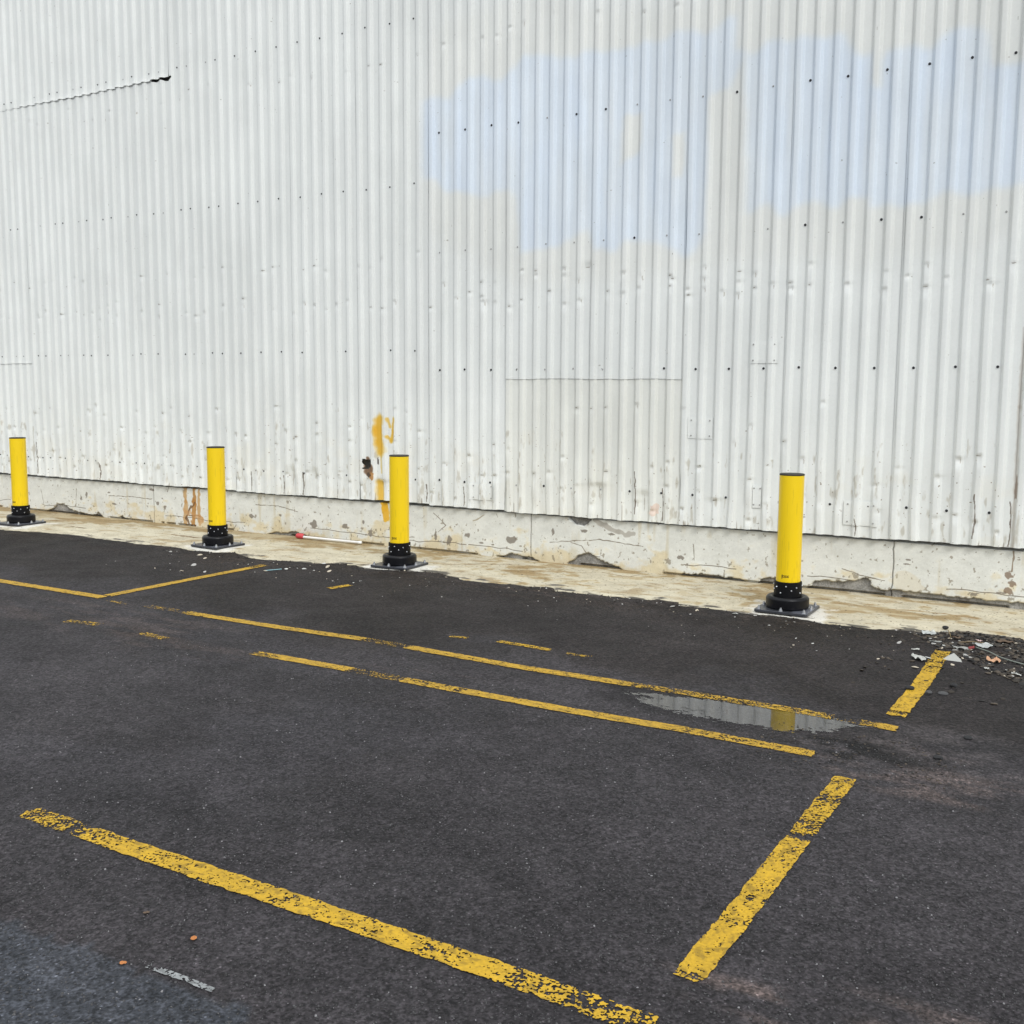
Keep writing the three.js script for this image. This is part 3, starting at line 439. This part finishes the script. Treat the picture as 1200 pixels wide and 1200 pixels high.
function sheetGeo(x0, yb, yt, zoff, p, { fine = true, flare = 0, nRibs = 6 } = {}) {
  const xs = []; for (let r = 0; r < nRibs; r++) for (const u of US) xs.push(x0 + (r + u - 0.1) * PITCH); xs.push(x0 + (nRibs - 0.1) * PITCH, x0 + (nRibs + 0.02) * PITCH);
  const ys = []; let y = yb; while (y < yt - 0.006) { ys.push(y); const dense = fine && ((y < 1.75) || (y > 2.4 && y < 3.2) || (y > 4.95 && y < 5.3)); y += !fine ? 0.5 : y < yb + 0.06 ? 0.01 : dense ? 0.0125 : 0.06; } ys.push(yt);
  const list = fine ? SHEET_DENTS(x0, x0 + nRibs * PITCH) : [];
  return gridGeo(xs.length, ys.length, (i, j) => {
    let x = xs[i], y = ys[j]; const u = (x - x0) / PITCH + 0.1; let h = profile(u);
    const low = clamp((1.3 - y) / 0.85), rib = Math.floor(u) + Math.round(x0 * 10);
    if (fine) h *= 1 - 0.42 * low * smooth(0.45, 0.75, noise(rib * 3.3, y * 3.5, 131));
    let z = zoff + 0.005 + h * DEPTH + (fine ? (fbm(x * 1.1, y * 0.7, 2, 132) - 0.5) * 0.010 + dentAt(x, y, list) + (noise(x * 26, y * 7, 133) - 0.5) * 0.006 * low : 0);
    const edge = (xs.length - 1 - i) <= 1; if (edge) z -= 0.0035;                       // tucked under its neighbour
    if (flare) z += flare * (0.35 + 1.1 * noise(x * 2.3, 5, 137)) * Math.exp(-(y - yb) / 0.035);
    if (fine) x += (noise(rib * 5.1, y * 2.4, 134) - 0.5) * 0.026 * low + (noise(rib * 7.7, y * 1.3, 135) - 0.5) * 0.006;
    if (y === yb) y += (noise(x * 6, 1, 136) - 0.5) * 0.008;
    const [uu, vv] = p.uv(x, y); return { p: [x, y, z], uv: [uu, vv] };
  });
}
const screwGeo = (() => {
  const washer = new THREE.CylinderGeometry(0.0105, 0.0125, 0.005, 10).rotateX(Math.PI / 2).translate(0, 0, 0.0025), head = new THREE.CylinderGeometry(0.006, 0.0065, 0.008, 6).rotateX(Math.PI / 2).translate(0, 0, 0.008);
  return mergeGeometries([washer, head]);
})();
const screwDark = std({ color: new THREE.Color(0.018, 0.018, 0.022), roughness: 0.6 }), screwPainted = std({ color: new THREE.Color(0.36, 0.36, 0.35), roughness: 0.6 });
function addScrews(sheet, x0, zoff, yb, yt, left) {
  const R2 = rng(Math.round(-x0 * 1000)), rows = left ? [5.425, 3.796, 2.105, 0.745] : [4.265, 3.092, 1.903, 0.757];
  for (const ry of rows) {
    if (ry < yb + 0.02 || ry > yt - 0.02) continue;
    const gi = Math.round((x0 - SX) / PITCH);
    for (let r = 0; r < 6; r++) {
      const n = gi + r, pair = left && x0 < -9.6;
      if (pair ? ((n % 3) + 3) % 3 === 2 : ((n % 2) + 2) % 2 !== 0) continue;
      const x = x0 + (r + 0.76) * PITCH + (R2() - 0.5) * 0.012, y = ry + (R2() - 0.5) * 0.014; if (R2() < 0.05) continue;
      const dents = (fbm(x * 1.1, y * 0.7, 2, 132) - 0.5) * 0.010 + dentAt(x, y, SHEET_DENTS(x0, x0 + SHEET));
      const faint = (ry === 3.092 && R2() < 0.85) || (ry === 4.265 && R2() < 0.2) || (pair && R2() < 0.45) || (x > -5.5 && x < -3.6 && ry < 2 && R2() < 0.6);
      const m = mesh('screw', screwGeo, faint ? screwPainted : screwDark, sheet); m.position.set(x, y, zoff + 0.005 + dents - 0.001); m.rotation.z = R2() * 3; m.scale.setScalar(faint ? 0.7 : left ? 0.8 : 0.95);
    }
  }
}
const TOP = 8.4;
for (let i = -15; i <= 9; i++) {
  const x0 = SX + i * SHEET, inView = x0 > -14.4 && x0 < 0.1, left = x0 < SX - 0.1, p = !inView ? pFar : left ? pLeft : pRight, mat = !inView ? mFar : left ? mLeft : mRight, fine = inView;
  if (x0 > 2.5) break;
  const yb = 0.487 + (hash(i, 3, 9) - 0.5) * 0.014 + (i === -1 || i === 0 ? 0.006 : 0) - (i === 1 || i === 2 ? 0.012 : 0), zo = ((i % 2) + 2) % 2 * 0.0008;
  const courses = [];
  if (left) { if (x0 < -13) courses.push([yb, 2.09, 0], [2.005, 5.40, 0.006], [5.33, TOP, 0.011]); else if (x0 < -10.1) courses.push([yb, 5.40, 0], [5.33 + (hash(i, 1, 4) - 0.5) * 0.01, TOP, 0.006]); else courses.push([yb, TOP, 0]); }
  else if (i === 1 || i === 2) courses.push([yb, 1.95, 0], [1.808, TOP, 0.0065]);
  else courses.push([yb, TOP, 0]);
  courses.forEach(([a, b, dz], k) => {
    const topCourse = b === TOP, pp = topCourse && fine ? p : p, s = mesh('cladding_sheet', sheetGeo(x0, a, b, zo + dz, pp, { fine, flare: k ? (left && topCourse && x0 < -10.1 && x0 > -13 ? 0.008 : topCourse ? 0 : 0.004) : 0 }), mat, wall);
    if (fine) addScrews(s, x0, zo + dz, a, b, left);
  });
}
// thin plates riveted over old damage; each follows the ribs beneath
const patchMat = sheetMat(pRight, true);
function patch(x0, x1, y0, y1, lift = 0.0065) {
  const nx = Math.ceil((x1 - x0) / 0.008) + 1, ny = 9, list = SHEET_DENTS(x0 - 1, x1 + 1).filter(d => d[1] > y0 - 0.3 && d[1] < y1 + 0.3);
  const g = gridGeo(nx, ny, (i, j) => {
    const x = lerp(x0, x1, i / (nx - 1)), y = lerp(y0, y1, j / (ny - 1)), u = (x - SX) / PITCH + 0.1, rim = i === 0 || j === 0 || i === nx - 1 || j === ny - 1;
    const low = clamp((1.3 - y) / 0.85);
    const z = lift + 0.005 + profile(u) * DEPTH * (1 - 0.05 * low) + (fbm(x * 1.1, y * 0.7, 2, 132) - 0.5) * 0.010 + dentAt(x, y, list) * 0.4 - (rim ? 0.001 : 0);
    return { p: [x, y, z], uv: pRight.uv(x, y - 0.02) };
  });
  const m = mesh('repair_patch', g, patchMat, wall);
  for (const [sx, sy] of [[0.12, 0.14], [0.88, 0.14], [0.12, 0.86], [0.88, 0.86]]) { const x = lerp(x0, x1, sx), y = lerp(y0, y1, sy), r = mesh('rivet', screwGeo, screwPainted, m); r.scale.setScalar(0.6); r.position.set(x, y, lift + 0.006 + profile((x - SX) / PITCH + 0.1) * DEPTH + (fbm(x * 1.1, y * 0.7, 2, 132) - 0.5) * 0.01); }
  return m;
}
patch(-2.95, -2.712, 1.944, 2.135); patch(-3.514, -3.283, 1.274, 1.466); patch(-2.102, -1.816, 0.585, 0.792, 0.009); patch(-2.891, -2.819, 0.679, 0.881, 0.009); patch(-5.86, -5.58, 0.58, 0.745, 0.009);
// ------------------------------------------------------------------ bollards
const yellowMat = (() => {
  const p = new Paint(512, 512, 0, 0.6, 0.2, 1.1).fill((x, y, c) => { const n = fbm(x * 14, y * 9, 3, 145), k = 1 + (n - 0.5) * 0.05; c[0] = 0.945 * k; c[1] = 0.80 * k; c[2] = 0.0; const dust = smooth(0.68, 0.8, fbm(x * 55, y * 40, 3, 146) + smooth(0.45, 0.22, y) * 0.06) * 0.14; c[0] = lerp(c[0], 0.62, dust); c[1] = lerp(c[1], 0.53, dust); c[2] = lerp(c[2], 0.26, dust); });
  return new THREE.MeshPhysicalMaterial({ map: p.texture(true), roughness: 0.42, clearcoat: 0.15, clearcoatRoughness: 0.3 });
})();
const blackMat = new THREE.MeshPhysicalMaterial({ color: new THREE.Color(0.004, 0.004, 0.005), roughness: 0.5, specularIntensity: 0.35 }), rubberMat = new THREE.MeshPhysicalMaterial({ color: new THREE.Color(0.005, 0.005, 0.0065), roughness: 0.33, specularIntensity: 0.5 });
const steelMat = std({ color: new THREE.Color(0.55, 0.56, 0.58), metalness: 0.85, roughness: 0.38 }), capMat = std({ color: new THREE.Color(0.03, 0.028, 0.022), roughness: 0.75 });
const printMat = std({ color: new THREE.Color(0.045, 0.02, 0.004), roughness: 0.6 });
const plateMat = (() => { const p = new Paint(256, 256, 0, 1, 0, 1).fill((x, y, c) => { const n = fbm(x * 7, y * 7, 4, 141), k = 0.27 + 0.2 * smooth(0.45, 0.7, n) + 0.05 * noise(x * 60, y * 60, 142); c[0] = k; c[1] = k * 1.02; c[2] = k * 1.1; }); return std({ map: p.texture(), roughness: 0.36, metalness: 0.6 }); })();
function lathe(pts, seg = 48) { return new THREE.LatheGeometry(pts.map(([r, y]) => new THREE.Vector2(r, y)), seg); }
function makeBollard() {
  const b = new THREE.Group(); b.name = 'bollard';
  const tube = mesh('tube', lathe([[0.090, 1.052], [0.0912, 1.07], [0.0932, 1.0695], [0.0937, 1.066], [0.0937, 0.232], [0.092, 0.2285], [0.086, 0.2285]]), yellowMat, b);
  mesh('cap', lathe([[0, 1.0735], [0.07, 1.0735], [0.09, 1.0725], [0.0945, 1.0705], [0.0950, 1.066], [0.0950, 1.060], [0.0938, 1.0595]].reverse()), capMat, tube);
  // small dark emblem and name strip wrapped round the tube near its foot, too small to read
  const strip = []; const onTube = (a0, a1, y0, y1) => { const g = new THREE.CylinderGeometry(0.0943, 0.0943, y1 - y0, 6, 1, true, a0, a1 - a0); g.translate(0, (y0 + y1) / 2, 0); strip.push(g); };
  onTube(-0.30, -0.22, 0.262, 0.290); onTube(-0.30, -0.25, 0.256, 0.266);
  [[-0.19, -0.10], [-0.08, 0.0], [0.02, 0.10], [0.12, 0.20], [0.22, 0.30]].forEach(([a, c], i) => { onTube(a, c, 0.268, 0.273); onTube(a, a + 0.03, 0.273, 0.286); if (i % 2) onTube(c - 0.03, c, 0.273, 0.286); else onTube(a + 0.03, c, 0.2815, 0.286); });
  mesh('maker_mark', mergeGeometries(strip), printMat, tube);
  const collar = mesh('collar', lathe([[0.088, 0.2285], [0.1045, 0.2285], [0.1065, 0.2265], [0.1065, 0.055]]), blackMat, b);
  const bolt = (() => { const w = new THREE.CylinderGeometry(0.0055, 0.007, 0.004, 12), d = new THREE.SphereGeometry(0.0055, 10, 5, 0, 6.3, 0, 1.6).translate(0, 0.001, 0); return mergeGeometries([w, d]); })();
  for (let k = 0; k < 16; k++) { const a = k / 16 * Math.PI * 2 + 0.12, y = [0.200, 0.168, 0.190, 0.146][k % 4], m = mesh('collar_bolt', bolt, steelMat, collar); m.position.set(Math.sin(a) * 0.1075, y, Math.cos(a) * 0.1075); m.rotation.set(Math.PI / 2, 0, -a, 'YXZ'); m.rotation.order = 'YXZ'; m.rotation.set(Math.PI / 2, a, 0); }
  mesh('rubber_ring', lathe([[0.112, 0.10], [0.122, 0.112], [0.138, 0.1165], [0.152, 0.114], [0.1625, 0.102], [0.1655, 0.094], [0.1655, 0.034], [0.163, 0.026], [0.150, 0.018]], 64), rubberMat, b);
  const sh = new THREE.Shape(), w = 0.205, r = 0.025; sh.moveTo(-w + r, -w); sh.lineTo(w - r, -w); sh.quadraticCurveTo(w, -w, w, -w + r); sh.lineTo(w, w - r); sh.quadraticCurveTo(w, w, w - r, w); sh.lineTo(-w + r, w); sh.quadraticCurveTo(-w, w, -w, w - r); sh.lineTo(-w, -w + r); sh.quadraticCurveTo(-w, -w, -w + r, -w);
  const pg = new THREE.ExtrudeGeometry(sh, { depth: 0.013, bevelEnabled: true, bevelSize: 0.003, bevelThickness: 0.003, bevelSegments: 2, curveSegments: 6 }); pg.rotateX(-Math.PI / 2); pg.translate(0, 0.004, 0);
  const plate = mesh('base_plate', pg, plateMat, b);
  const anchor = (() => { const wsh = new THREE.CylinderGeometry(0.017, 0.017, 0.003, 18).translate(0, 0.0015, 0), hx = new THREE.CylinderGeometry(0.0125, 0.0135, 0.013, 6).translate(0, 0.0095, 0), st = new THREE.CylinderGeometry(0.007, 0.0075, 0.012, 10).translate(0, 0.021, 0); return mergeGeometries([wsh, hx, st]); })();
  for (const [x, z] of [[-1, -1], [1, -1], [-1, 1], [1, 1], [0, 1.06], [0, -1.06], [1.06, 0], [-1.06, 0]]) { const m = mesh('anchor_bolt', anchor, steelMat, plate); m.position.set(x * 0.175, 0.02, z * 0.175); m.rotation.y = x * 1.3 + z; }
  return b;
}
{
  const proto = makeBollard();
  const labels = ['yellow bollard on black base at the end farthest from the litter pile', 'yellow bollard on black base beside rust streaks on the plinth', 'yellow bollard on black base next to orange spray paint on the wall', 'yellow bollard on black base whose reflection shows in the puddle'];
  const turn = [0.12, -0.1, 0.1, 0.03];
  BOLLARDS.forEach(([x, z], i) => { const b = i ? proto.clone() : proto; b.name = numbered('bollard'); tag(b, labels[i], 'bollard', 'row of bollards guarding the wall'); b.position.set(x, 0.001, z); b.rotation.y = turn[i] * 0.5; scene.add(b); });
}

// ------------------------------------------------------------------ small things on the ground
function thing(name, geo, mat, pos, label, category, group, rotY = 0) { const m = mesh(numbered(name), geo, mat, scene); m.position.set(...pos); m.rotation.y = rotY; if (group === 'litter') m.scale.setScalar(0.82); return tag(m, label, category, group); }
// white pole lying in the angle of wall and apron
{
  const g = new THREE.Group(); g.name = 'white_pole'; scene.add(g); tag(g, 'white plastic pole with a red end lying at the foot of the wall', 'pole');
  g.position.set(-8.1, 0.022, 0.075); g.rotation.y = 0.004;
  mesh('shaft', new THREE.CylinderGeometry(0.015, 0.015, 0.80, 16).rotateZ(Math.PI / 2).translate(0.42, 0, 0), std({ color: new THREE.Color(0.74, 0.73, 0.70), roughness: 0.45 }), g);
  mesh('red_end', lathe([[0, 0], [0.024, 0.004], [0.03, 0.02], [0.031, 0.085], [0.024, 0.1], [0.016, 0.108]], 14).rotateZ(-Math.PI / 2).translate(-0.08, 0.008, 0), std({ color: new THREE.Color(0.55, 0.06, 0.07), roughness: 0.6 }), g);
  mesh('tip', lathe([[0.0152, 0], [0.017, 0.004], [0.017, 0.03], [0.008, 0.038], [0, 0.039]], 14).rotateZ(-Math.PI / 2).translate(0.82, 0, 0), std({ color: new THREE.Color(0.8, 0.8, 0.78), roughness: 0.4 }), g);
}
function scrapGeo(w, d, seed, { crumple = 0.3, lift = 0.006, corners = 7 } = {}) {      // torn, creased flake with an irregular outline
  const r = rng(seed), rad = []; for (let i = 0; i < corners; i++) rad.push(0.62 + 0.5 * r());
  const rings = 6, seg = 28, P = [0, 0, 0], I = [];
  const hgt = (x, z) => lift + crumple * Math.min(w, d) * (Math.abs(fbm(x / w * 3 + seed, z / d * 3, 2, seed) - 0.5) * 1.5 + 0.16 * Math.abs(Math.sin(x / w * 7 + z / d * 5 + seed)));
  for (let k = 1; k <= rings; k++) for (let s = 0; s < seg; s++) {
    const a = s / seg * Math.PI * 2, c = s / seg * corners, ci = Math.floor(c), e = lerp(rad[ci % corners], rad[(ci + 1) % corners], c - ci) * k / rings, x = Math.cos(a) * e * w / 2, z = Math.sin(a) * e * d / 2; P.push(x, 0, z);
  }
  for (let q = 0; q < P.length; q += 3) P[q + 1] = hgt(P[q], P[q + 2]);
  for (let s = 0; s < seg; s++) I.push(0, 1 + (s + 1) % seg, 1 + s);
  for (let k = 1; k < rings; k++) for (let s = 0; s < seg; s++) { const a = 1 + (k - 1) * seg + s, b = 1 + (k - 1) * seg + (s + 1) % seg, c = a + seg, e = b + seg; I.push(a, b, e, a, e, c); }
  let g = new THREE.BufferGeometry(); g.setAttribute('position', new THREE.Float32BufferAttribute(P, 3)); g.setIndex(I);
  g = g.toNonIndexed(); g.setAttribute('uv', new THREE.Float32BufferAttribute(new Float32Array(g.attributes.position.count * 2), 2)); g.computeVertexNormals(); return g;
}
function stoneGeo(s, seed, flat = 0.6) { const g = new THREE.IcosahedronGeometry(s, 2), p = g.attributes.position; for (let i = 0; i < p.count; i++) { const x = p.getX(i), y = p.getY(i), z = p.getZ(i), k = 0.72 + 0.55 * fbm(x / s * 1.4 + seed, y / s * 1.4 + z / s * 1.4, 2, seed); p.setXYZ(i, x * k, y * k * flat, z * k); } g.computeVertexNormals(); return g; }
const col = (r, g, b, rough = 0.75, o = {}) => { const m = std({ color: new THREE.Color(r, g, b), roughness: rough, ...o }); m.side = THREE.DoubleSide; return m; };
const whiteScrap = col(0.42, 0.42, 0.39), greyScrap = col(0.27, 0.27, 0.25), orangeScrap = col(0.5, 0.29, 0.17), pinkScrap = col(0.55, 0.40, 0.38), redScrap = col(0.20, 0.025, 0.025), leafMat = col(0.42, 0.16, 0.045), blackStone = col(0.012, 0.012, 0.013), greyStone = col(0.055, 0.055, 0.056), brownBit = col(0.10, 0.065, 0.04);
const film = new THREE.MeshPhysicalMaterial({ color: new THREE.Color(0.75, 0.78, 0.76), roughness: 0.25, transmission: 0.55, thickness: 0 }); film.side = THREE.DoubleSide;
const YA = Y_ASPHALT + 0.001;
thing('paper_scrap', scrapGeo(0.10, 0.20, 11, { crumple: 0.45 }), whiteScrap, [-1.106, YA, 2.10], 'crumpled white paper scrap on the asphalt left of the yellow line end', 'paper scrap', 'litter', 0.5);
thing('paper_scrap', scrapGeo(0.075, 0.05, 12), whiteScrap, [-1.165, YA, 1.87], 'small flat white scrap just behind the crumpled paper scrap', 'paper scrap', 'litter', 0.3);
thing('paper_scrap', scrapGeo(0.065, 0.05, 13, { crumple: 0.4 }), whiteScrap, [-1.022, YA, 1.66], 'bright white chip at the very end of the yellow line', 'paper scrap', 'litter', 0.8);
{
  const sh = new THREE.BufferGeometry(); const V = [[-0.07, 0, 0.01], [0.075, 0, 0.03], [0.012, 0.055, -0.015], [0.06, 0.002, -0.06], [-0.03, 0.02, -0.07]]; const F = [0, 1, 2, 1, 3, 2, 2, 3, 4, 2, 4, 0];
  sh.setAttribute('position', new THREE.Float32BufferAttribute(F.flatMap(i => V[i]), 3)); sh.setAttribute('uv', new THREE.Float32BufferAttribute(new Float32Array(24), 2)); sh.computeVertexNormals();
  thing('folded_card', sh, whiteScrap, [-0.922, YA, 2.02], 'folded white card standing up beside the end of the yellow line', 'card', 'litter', 0.1);
}
{
  const g = new THREE.Group(); g.name = 'torn_wrapper'; scene.add(g); g.position.set(-0.91, YA, 1.69); tag(g, 'torn pale wrapper with a dark red end among the litter', 'wrapper', 'litter');
  mesh('pale_part', scrapGeo(0.13, 0.07, 15, { crumple: 0.35 }), greyScrap, g); mesh('red_part', scrapGeo(0.04, 0.1, 16, { crumple: 0.5, lift: 0.012 }), redScrap, g).position.set(0.055, 0, -0.03);
}
thing('plastic_film', scrapGeo(0.20, 0.17, 17, { crumple: 0.28, lift: 0.012 }), film, [-0.80, YA, 1.57], 'clear crinkled plastic film lying behind the torn wrapper', 'plastic film', 'litter', 0.7);
thing('orange_scrap', scrapGeo(0.11, 0.12, 18, { crumple: 0.4 }), orangeScrap, [-0.686, YA, 1.93], 'peach orange scrap lying among dark grit', 'scrap', 'litter', 0.4);
thing('plastic_strip', scrapGeo(0.11, 0.05, 19), greyScrap, [-1.083, YA, 1.56], 'pale grey plastic strip behind the end of the yellow line', 'plastic strip', 'litter', 0.1);
thing('plastic_film', scrapGeo(0.13, 0.13, 20, { crumple: 0.4, lift: 0.01 }), film, [-1.17, YA, 1.375], 'crumpled clear plastic film at the edge of the concrete', 'plastic film', 'litter', 0.2);
thing('pink_scrap', scrapGeo(0.055, 0.06, 21, { crumple: 0.4 }), pinkScrap, [-0.836, YA, 1.395], 'small pinkish scrap near the concrete edge', 'scrap', 'litter', 1);
thing('paper_scrap', scrapGeo(0.045, 0.06, 22), whiteScrap, [-0.706, YA, 2.146], 'small white scrap in front of the orange scrap', 'paper scrap', 'litter', 0.2);
thing('paper_scrap', scrapGeo(0.06, 0.11, 23), whiteScrap, [-0.535, YA, 2.2], 'narrow white scrap at the outer side of the litter', 'paper scrap', 'litter', 0.9);
thing('plastic_strip', scrapGeo(0.09, 0.04, 24), greyScrap, [-1.09, 0.012, 1.2], 'pale plastic strip lying across the concrete edge', 'plastic strip', 'litter', 0.2);
thing('bark_piece', scrapGeo(0.16, 0.09, 25, { crumple: 0.4 }), brownBit, [-0.69, YA, 1.33], 'brown piece of bark at the concrete edge', 'bark', 'litter', 0.3);
thing('bark_piece', scrapGeo(0.09, 0.07, 26, { crumple: 0.4 }), brownBit, [-0.985, YA, 1.38], 'tan brown dead leaf lump between the plastic films', 'leaf', 'litter', 0.3);
thing('stone', stoneGeo(0.022, 3), blackStone, [-1.106, 0.012, 1.037], 'black lump on the pale concrete apron', 'stone', 'loose stones');
thing('stone', stoneGeo(0.024, 4), blackStone, [-1.027, YA + 0.012, 2.869], 'black lump sitting on the left edge of the yellow line', 'stone', 'loose stones');
thing('stone', stoneGeo(0.022, 5), blackStone, [-0.822, YA + 0.01, 2.673], 'black lump on the asphalt right of the yellow line', 'stone', 'loose stones');
thing('stone', stoneGeo(0.026, 6, 0.4), greyStone, [-0.85, YA + 0.004, 2.86], 'flat grey stone on the asphalt right of the yellow line', 'stone', 'loose stones');
thing('stone', stoneGeo(0.018, 7, 0.6), greyStone, [-0.921, YA + 0.006, 2.886], 'grey pebble close to the right edge of the yellow line', 'stone', 'loose stones');
thing('stone', stoneGeo(0.020, 8, 0.5), blackStone, [-0.62, YA + 0.006, 3.62], 'black lump out on the bare asphalt beyond the puddle', 'stone', 'loose stones');
thing('stone', stoneGeo(0.022, 9, 0.5), blackStone, [-0.70, YA + 0.006, 4.0], 'black lump beside the pale dusty patch of asphalt', 'stone', 'loose stones');
thing('leaf', scrapGeo(0.022, 0.032, 31, { crumple: 0.35, lift: 0.003 }), leafMat, [-2.409, YA, 6.939], 'orange dry leaf nearest the yellow front line', 'leaf', 'dry leaves', 0.4);
thing('leaf', scrapGeo(0.022, 0.024, 32, { crumple: 0.35, lift: 0.003 }), leafMat, [-2.478, YA, 7.146], 'orange dry leaf beside the white scrape of paint', 'leaf', 'dry leaves', 1.2);
thing('leaf', scrapGeo(0.020, 0.022, 33, { crumple: 0.35, lift: 0.003 }), brownBit, [-2.66, YA, 6.906], 'small brown dry leaf between yellow front line and old asphalt', 'leaf', 'dry leaves', 2.0);
const tubeAlong = (pts, r) => new THREE.TubeGeometry(new THREE.CatmullRomCurve3(pts.map(p => new THREE.Vector3(...p))), 24, r, 6);
thing('straw', tubeAlong([[-6.89, YA + 0.004, 1.93], [-6.86, YA + 0.004, 1.87], [-6.82, YA + 0.004, 1.79]], 0.0045), col(0.25, 0.42, 0.46), [0, 0, 0], 'thin pale blue straw lying on asphalt by the concrete edge', 'straw');
thing('twig', tubeAlong([[-0.83, YA + 0.012, 1.62], [-0.74, YA + 0.016, 1.72], [-0.66, YA + 0.014, 1.83], [-0.56, YA + 0.01, 1.9], [-0.45, YA + 0.006, 1.95]], 0.004), col(0.20, 0.22, 0.19), [0, 0, 0], 'long thin greenish twig crossing the litter', 'twig', 'litter twigs');
thing('twig', tubeAlong([[-1.02, YA + 0.004, 1.42], [-1.015, YA + 0.03, 1.44], [-1.03, YA + 0.07, 1.45]], 0.003), col(0.32, 0.24, 0.12), [0, 0, 0], 'short tan twig standing up behind the yellow line', 'twig', 'litter twigs');
thing('twig', tubeAlong([[-0.95, YA + 0.006, 1.5], [-0.86, YA + 0.012, 1.46], [-0.76, YA + 0.006, 1.45]], 0.003), col(0.22, 0.16, 0.09), [0, 0, 0], 'brown twig lying along the concrete edge', 'twig', 'litter twigs');
{
  // stone chippings standing proud in the asphalt surface
  {
    const R5 = rng(909), N = 60000, o = new THREE.Object3D(), g0 = new THREE.IcosahedronGeometry(1, 0), im = new THREE.InstancedMesh(g0, col(1, 1, 1, 0.7), N), c = new THREE.Color();
    for (let i = 0; i < N; i++) {
      const x = -5.6 + 6.2 * R5(), z = 4.0 + 4.2 * R5(), sz = 0.0016 + 0.0030 * R5() ** 2, k = R5();
      o.position.set(x, Y_ASPHALT + sz * 0.1, z); o.rotation.set(R5() * 6, R5() * 6, R5() * 6); o.scale.set(sz, sz * 0.6, sz * 1.2); o.updateMatrix(); im.setMatrixAt(i, o.matrix);
      const v = k > 0.975 ? 0.2 : k > 0.85 ? 0.075 : 0.028 + 0.03 * R5(); im.setColorAt(i, c.setRGB(v, v * 0.97, v * 0.99));
    }
    im.name = 'stone_chippings'; im.userData.kind = 'stuff'; im.castShadow = im.receiveShadow = true; asphalt.add(im);
  }
  // loose grit: dark crumbs in the litter heap, pale chips over the yard
  const R3 = rng(77), dark = [], pale = [], q = new THREE.Object3D();
  const heap = [[-1.28, 1.36], [-1.08, 1.12], [-0.83, 1.10], [-0.4, 1.1], [0.3, 1.3], [0.3, 2.7], [-0.3, 2.6], [-0.55, 2.35], [-0.75, 2.1], [-0.88, 1.95], [-1.05, 1.72]];
  while (dark.length < 6500) { const x = -1.4 + 1.8 * R3(), z = 1.05 + 1.9 * R3(); if (R3() < 0.975 ? !inPoly(x, z, heap) || fbm(x * 5, z * 5, 3, 151) < 0.40 : z < edgeZ(x)) continue; dark.push([x, z, 0.003 + 0.013 * R3() ** 3]); }
  for (let k = 0; k < 500; k++) { const x = -1.5 + 0.9 * R3(), z = 3.85 + 0.55 * R3(); if (fbm(x * 12, z * 12, 3, 152) > 0.5) dark.push([x, z, 0.002 + 0.004 * R3()]); }
  for (let k = 0; k < 420; k++) { const x = -9 + 8.5 * R3(), z = edgeZ(x) + 0.02 + 0.5 * R3() ** 2; dark.push([x, z, 0.003 + 0.005 * R3()]); }
  for (const [x, z, s] of [[-6.88, 1.94, 0.014], [-6.79, 1.76, 0.016], [-6.643, 1.674, 0.022], [-6.37, 1.64, 0.018], [-6.54, 1.46, 0.025], [-6.7, 1.33, 0.02], [-7.684, 2.066, 0.02], [-7.525, 2.357, 0.018], [-7.314, 2.275, 0.014], [-8.5, 1.62, 0.02], [-8.1, 1.6, 0.018], [-7.9, 1.72, 0.014], [-3.06, 1.42, 0.018], [-2.85, 1.45, 0.014], [-1.087, 2.343, 0.018], [-1.06, 2.051, 0.016], [-2.55, 1.42, 0.02], [-2.4, 1.4, 0.016], [-0.9, 2.15, 0.012], [-1.3, 1.72, 0.014]]) pale.push([x, z, s]);
  for (let k = 0; k < 190; k++) { const x = -8.6 + 8.4 * R3(), z = edgeZ(x) + 1.1 * R3() ** 2; pale.push([x, z, 0.003 + 0.005 * R3() ** 2]); }
  for (let k = 0; k < 150; k++) { const x = -1.25 + 1.3 * R3(), z = 1.25 + 1.3 * R3(); if (inPoly(x, z, heap)) pale.push([x, z, 0.004 + 0.011 * R3() ** 2]); }
  for (const [list, mat, name, label, shades] of [[dark, col(1, 1, 1, 0.85), 'dark_grit', 'dark crumbs of grit and leaf litter on the asphalt', [[0.018, 0.017, 0.016], [0.03, 0.024, 0.018], [0.07, 0.055, 0.04]]], [pale, col(1, 1, 1, 0.8), 'pale_grit', 'pale chips of stone and paper strewn over the asphalt', [[0.55, 0.55, 0.52], [0.36, 0.35, 0.33], [0.48, 0.42, 0.33]]]]) {
    const im = new THREE.InstancedMesh(stoneGeo(1, 40, 0.5).clone(), mat, list.length); im.name = name; im.castShadow = im.receiveShadow = true;
    list.forEach(([x, z, s], i) => { q.position.set(x, (z > edgeZ(x) ? YA : 0.0) + s * 0.25, z); q.rotation.set((R3() - 0.5) * 0.6, R3() * 6.3, (R3() - 0.5) * 0.6); q.scale.set(s * (0.7 + 0.8 * R3()), s * (0.5 + 0.5 * R3()), s * (0.7 + 0.8 * R3())); q.updateMatrix(); im.setMatrixAt(i, q.matrix); const c = shades[Math.floor(R3() * shades.length)]; im.setColorAt(i, new THREE.Color(...c)); });
    tag(im, label, 'grit', null, 'stuff'); scene.add(im);
  }
}
renderer.render(scene, camera);
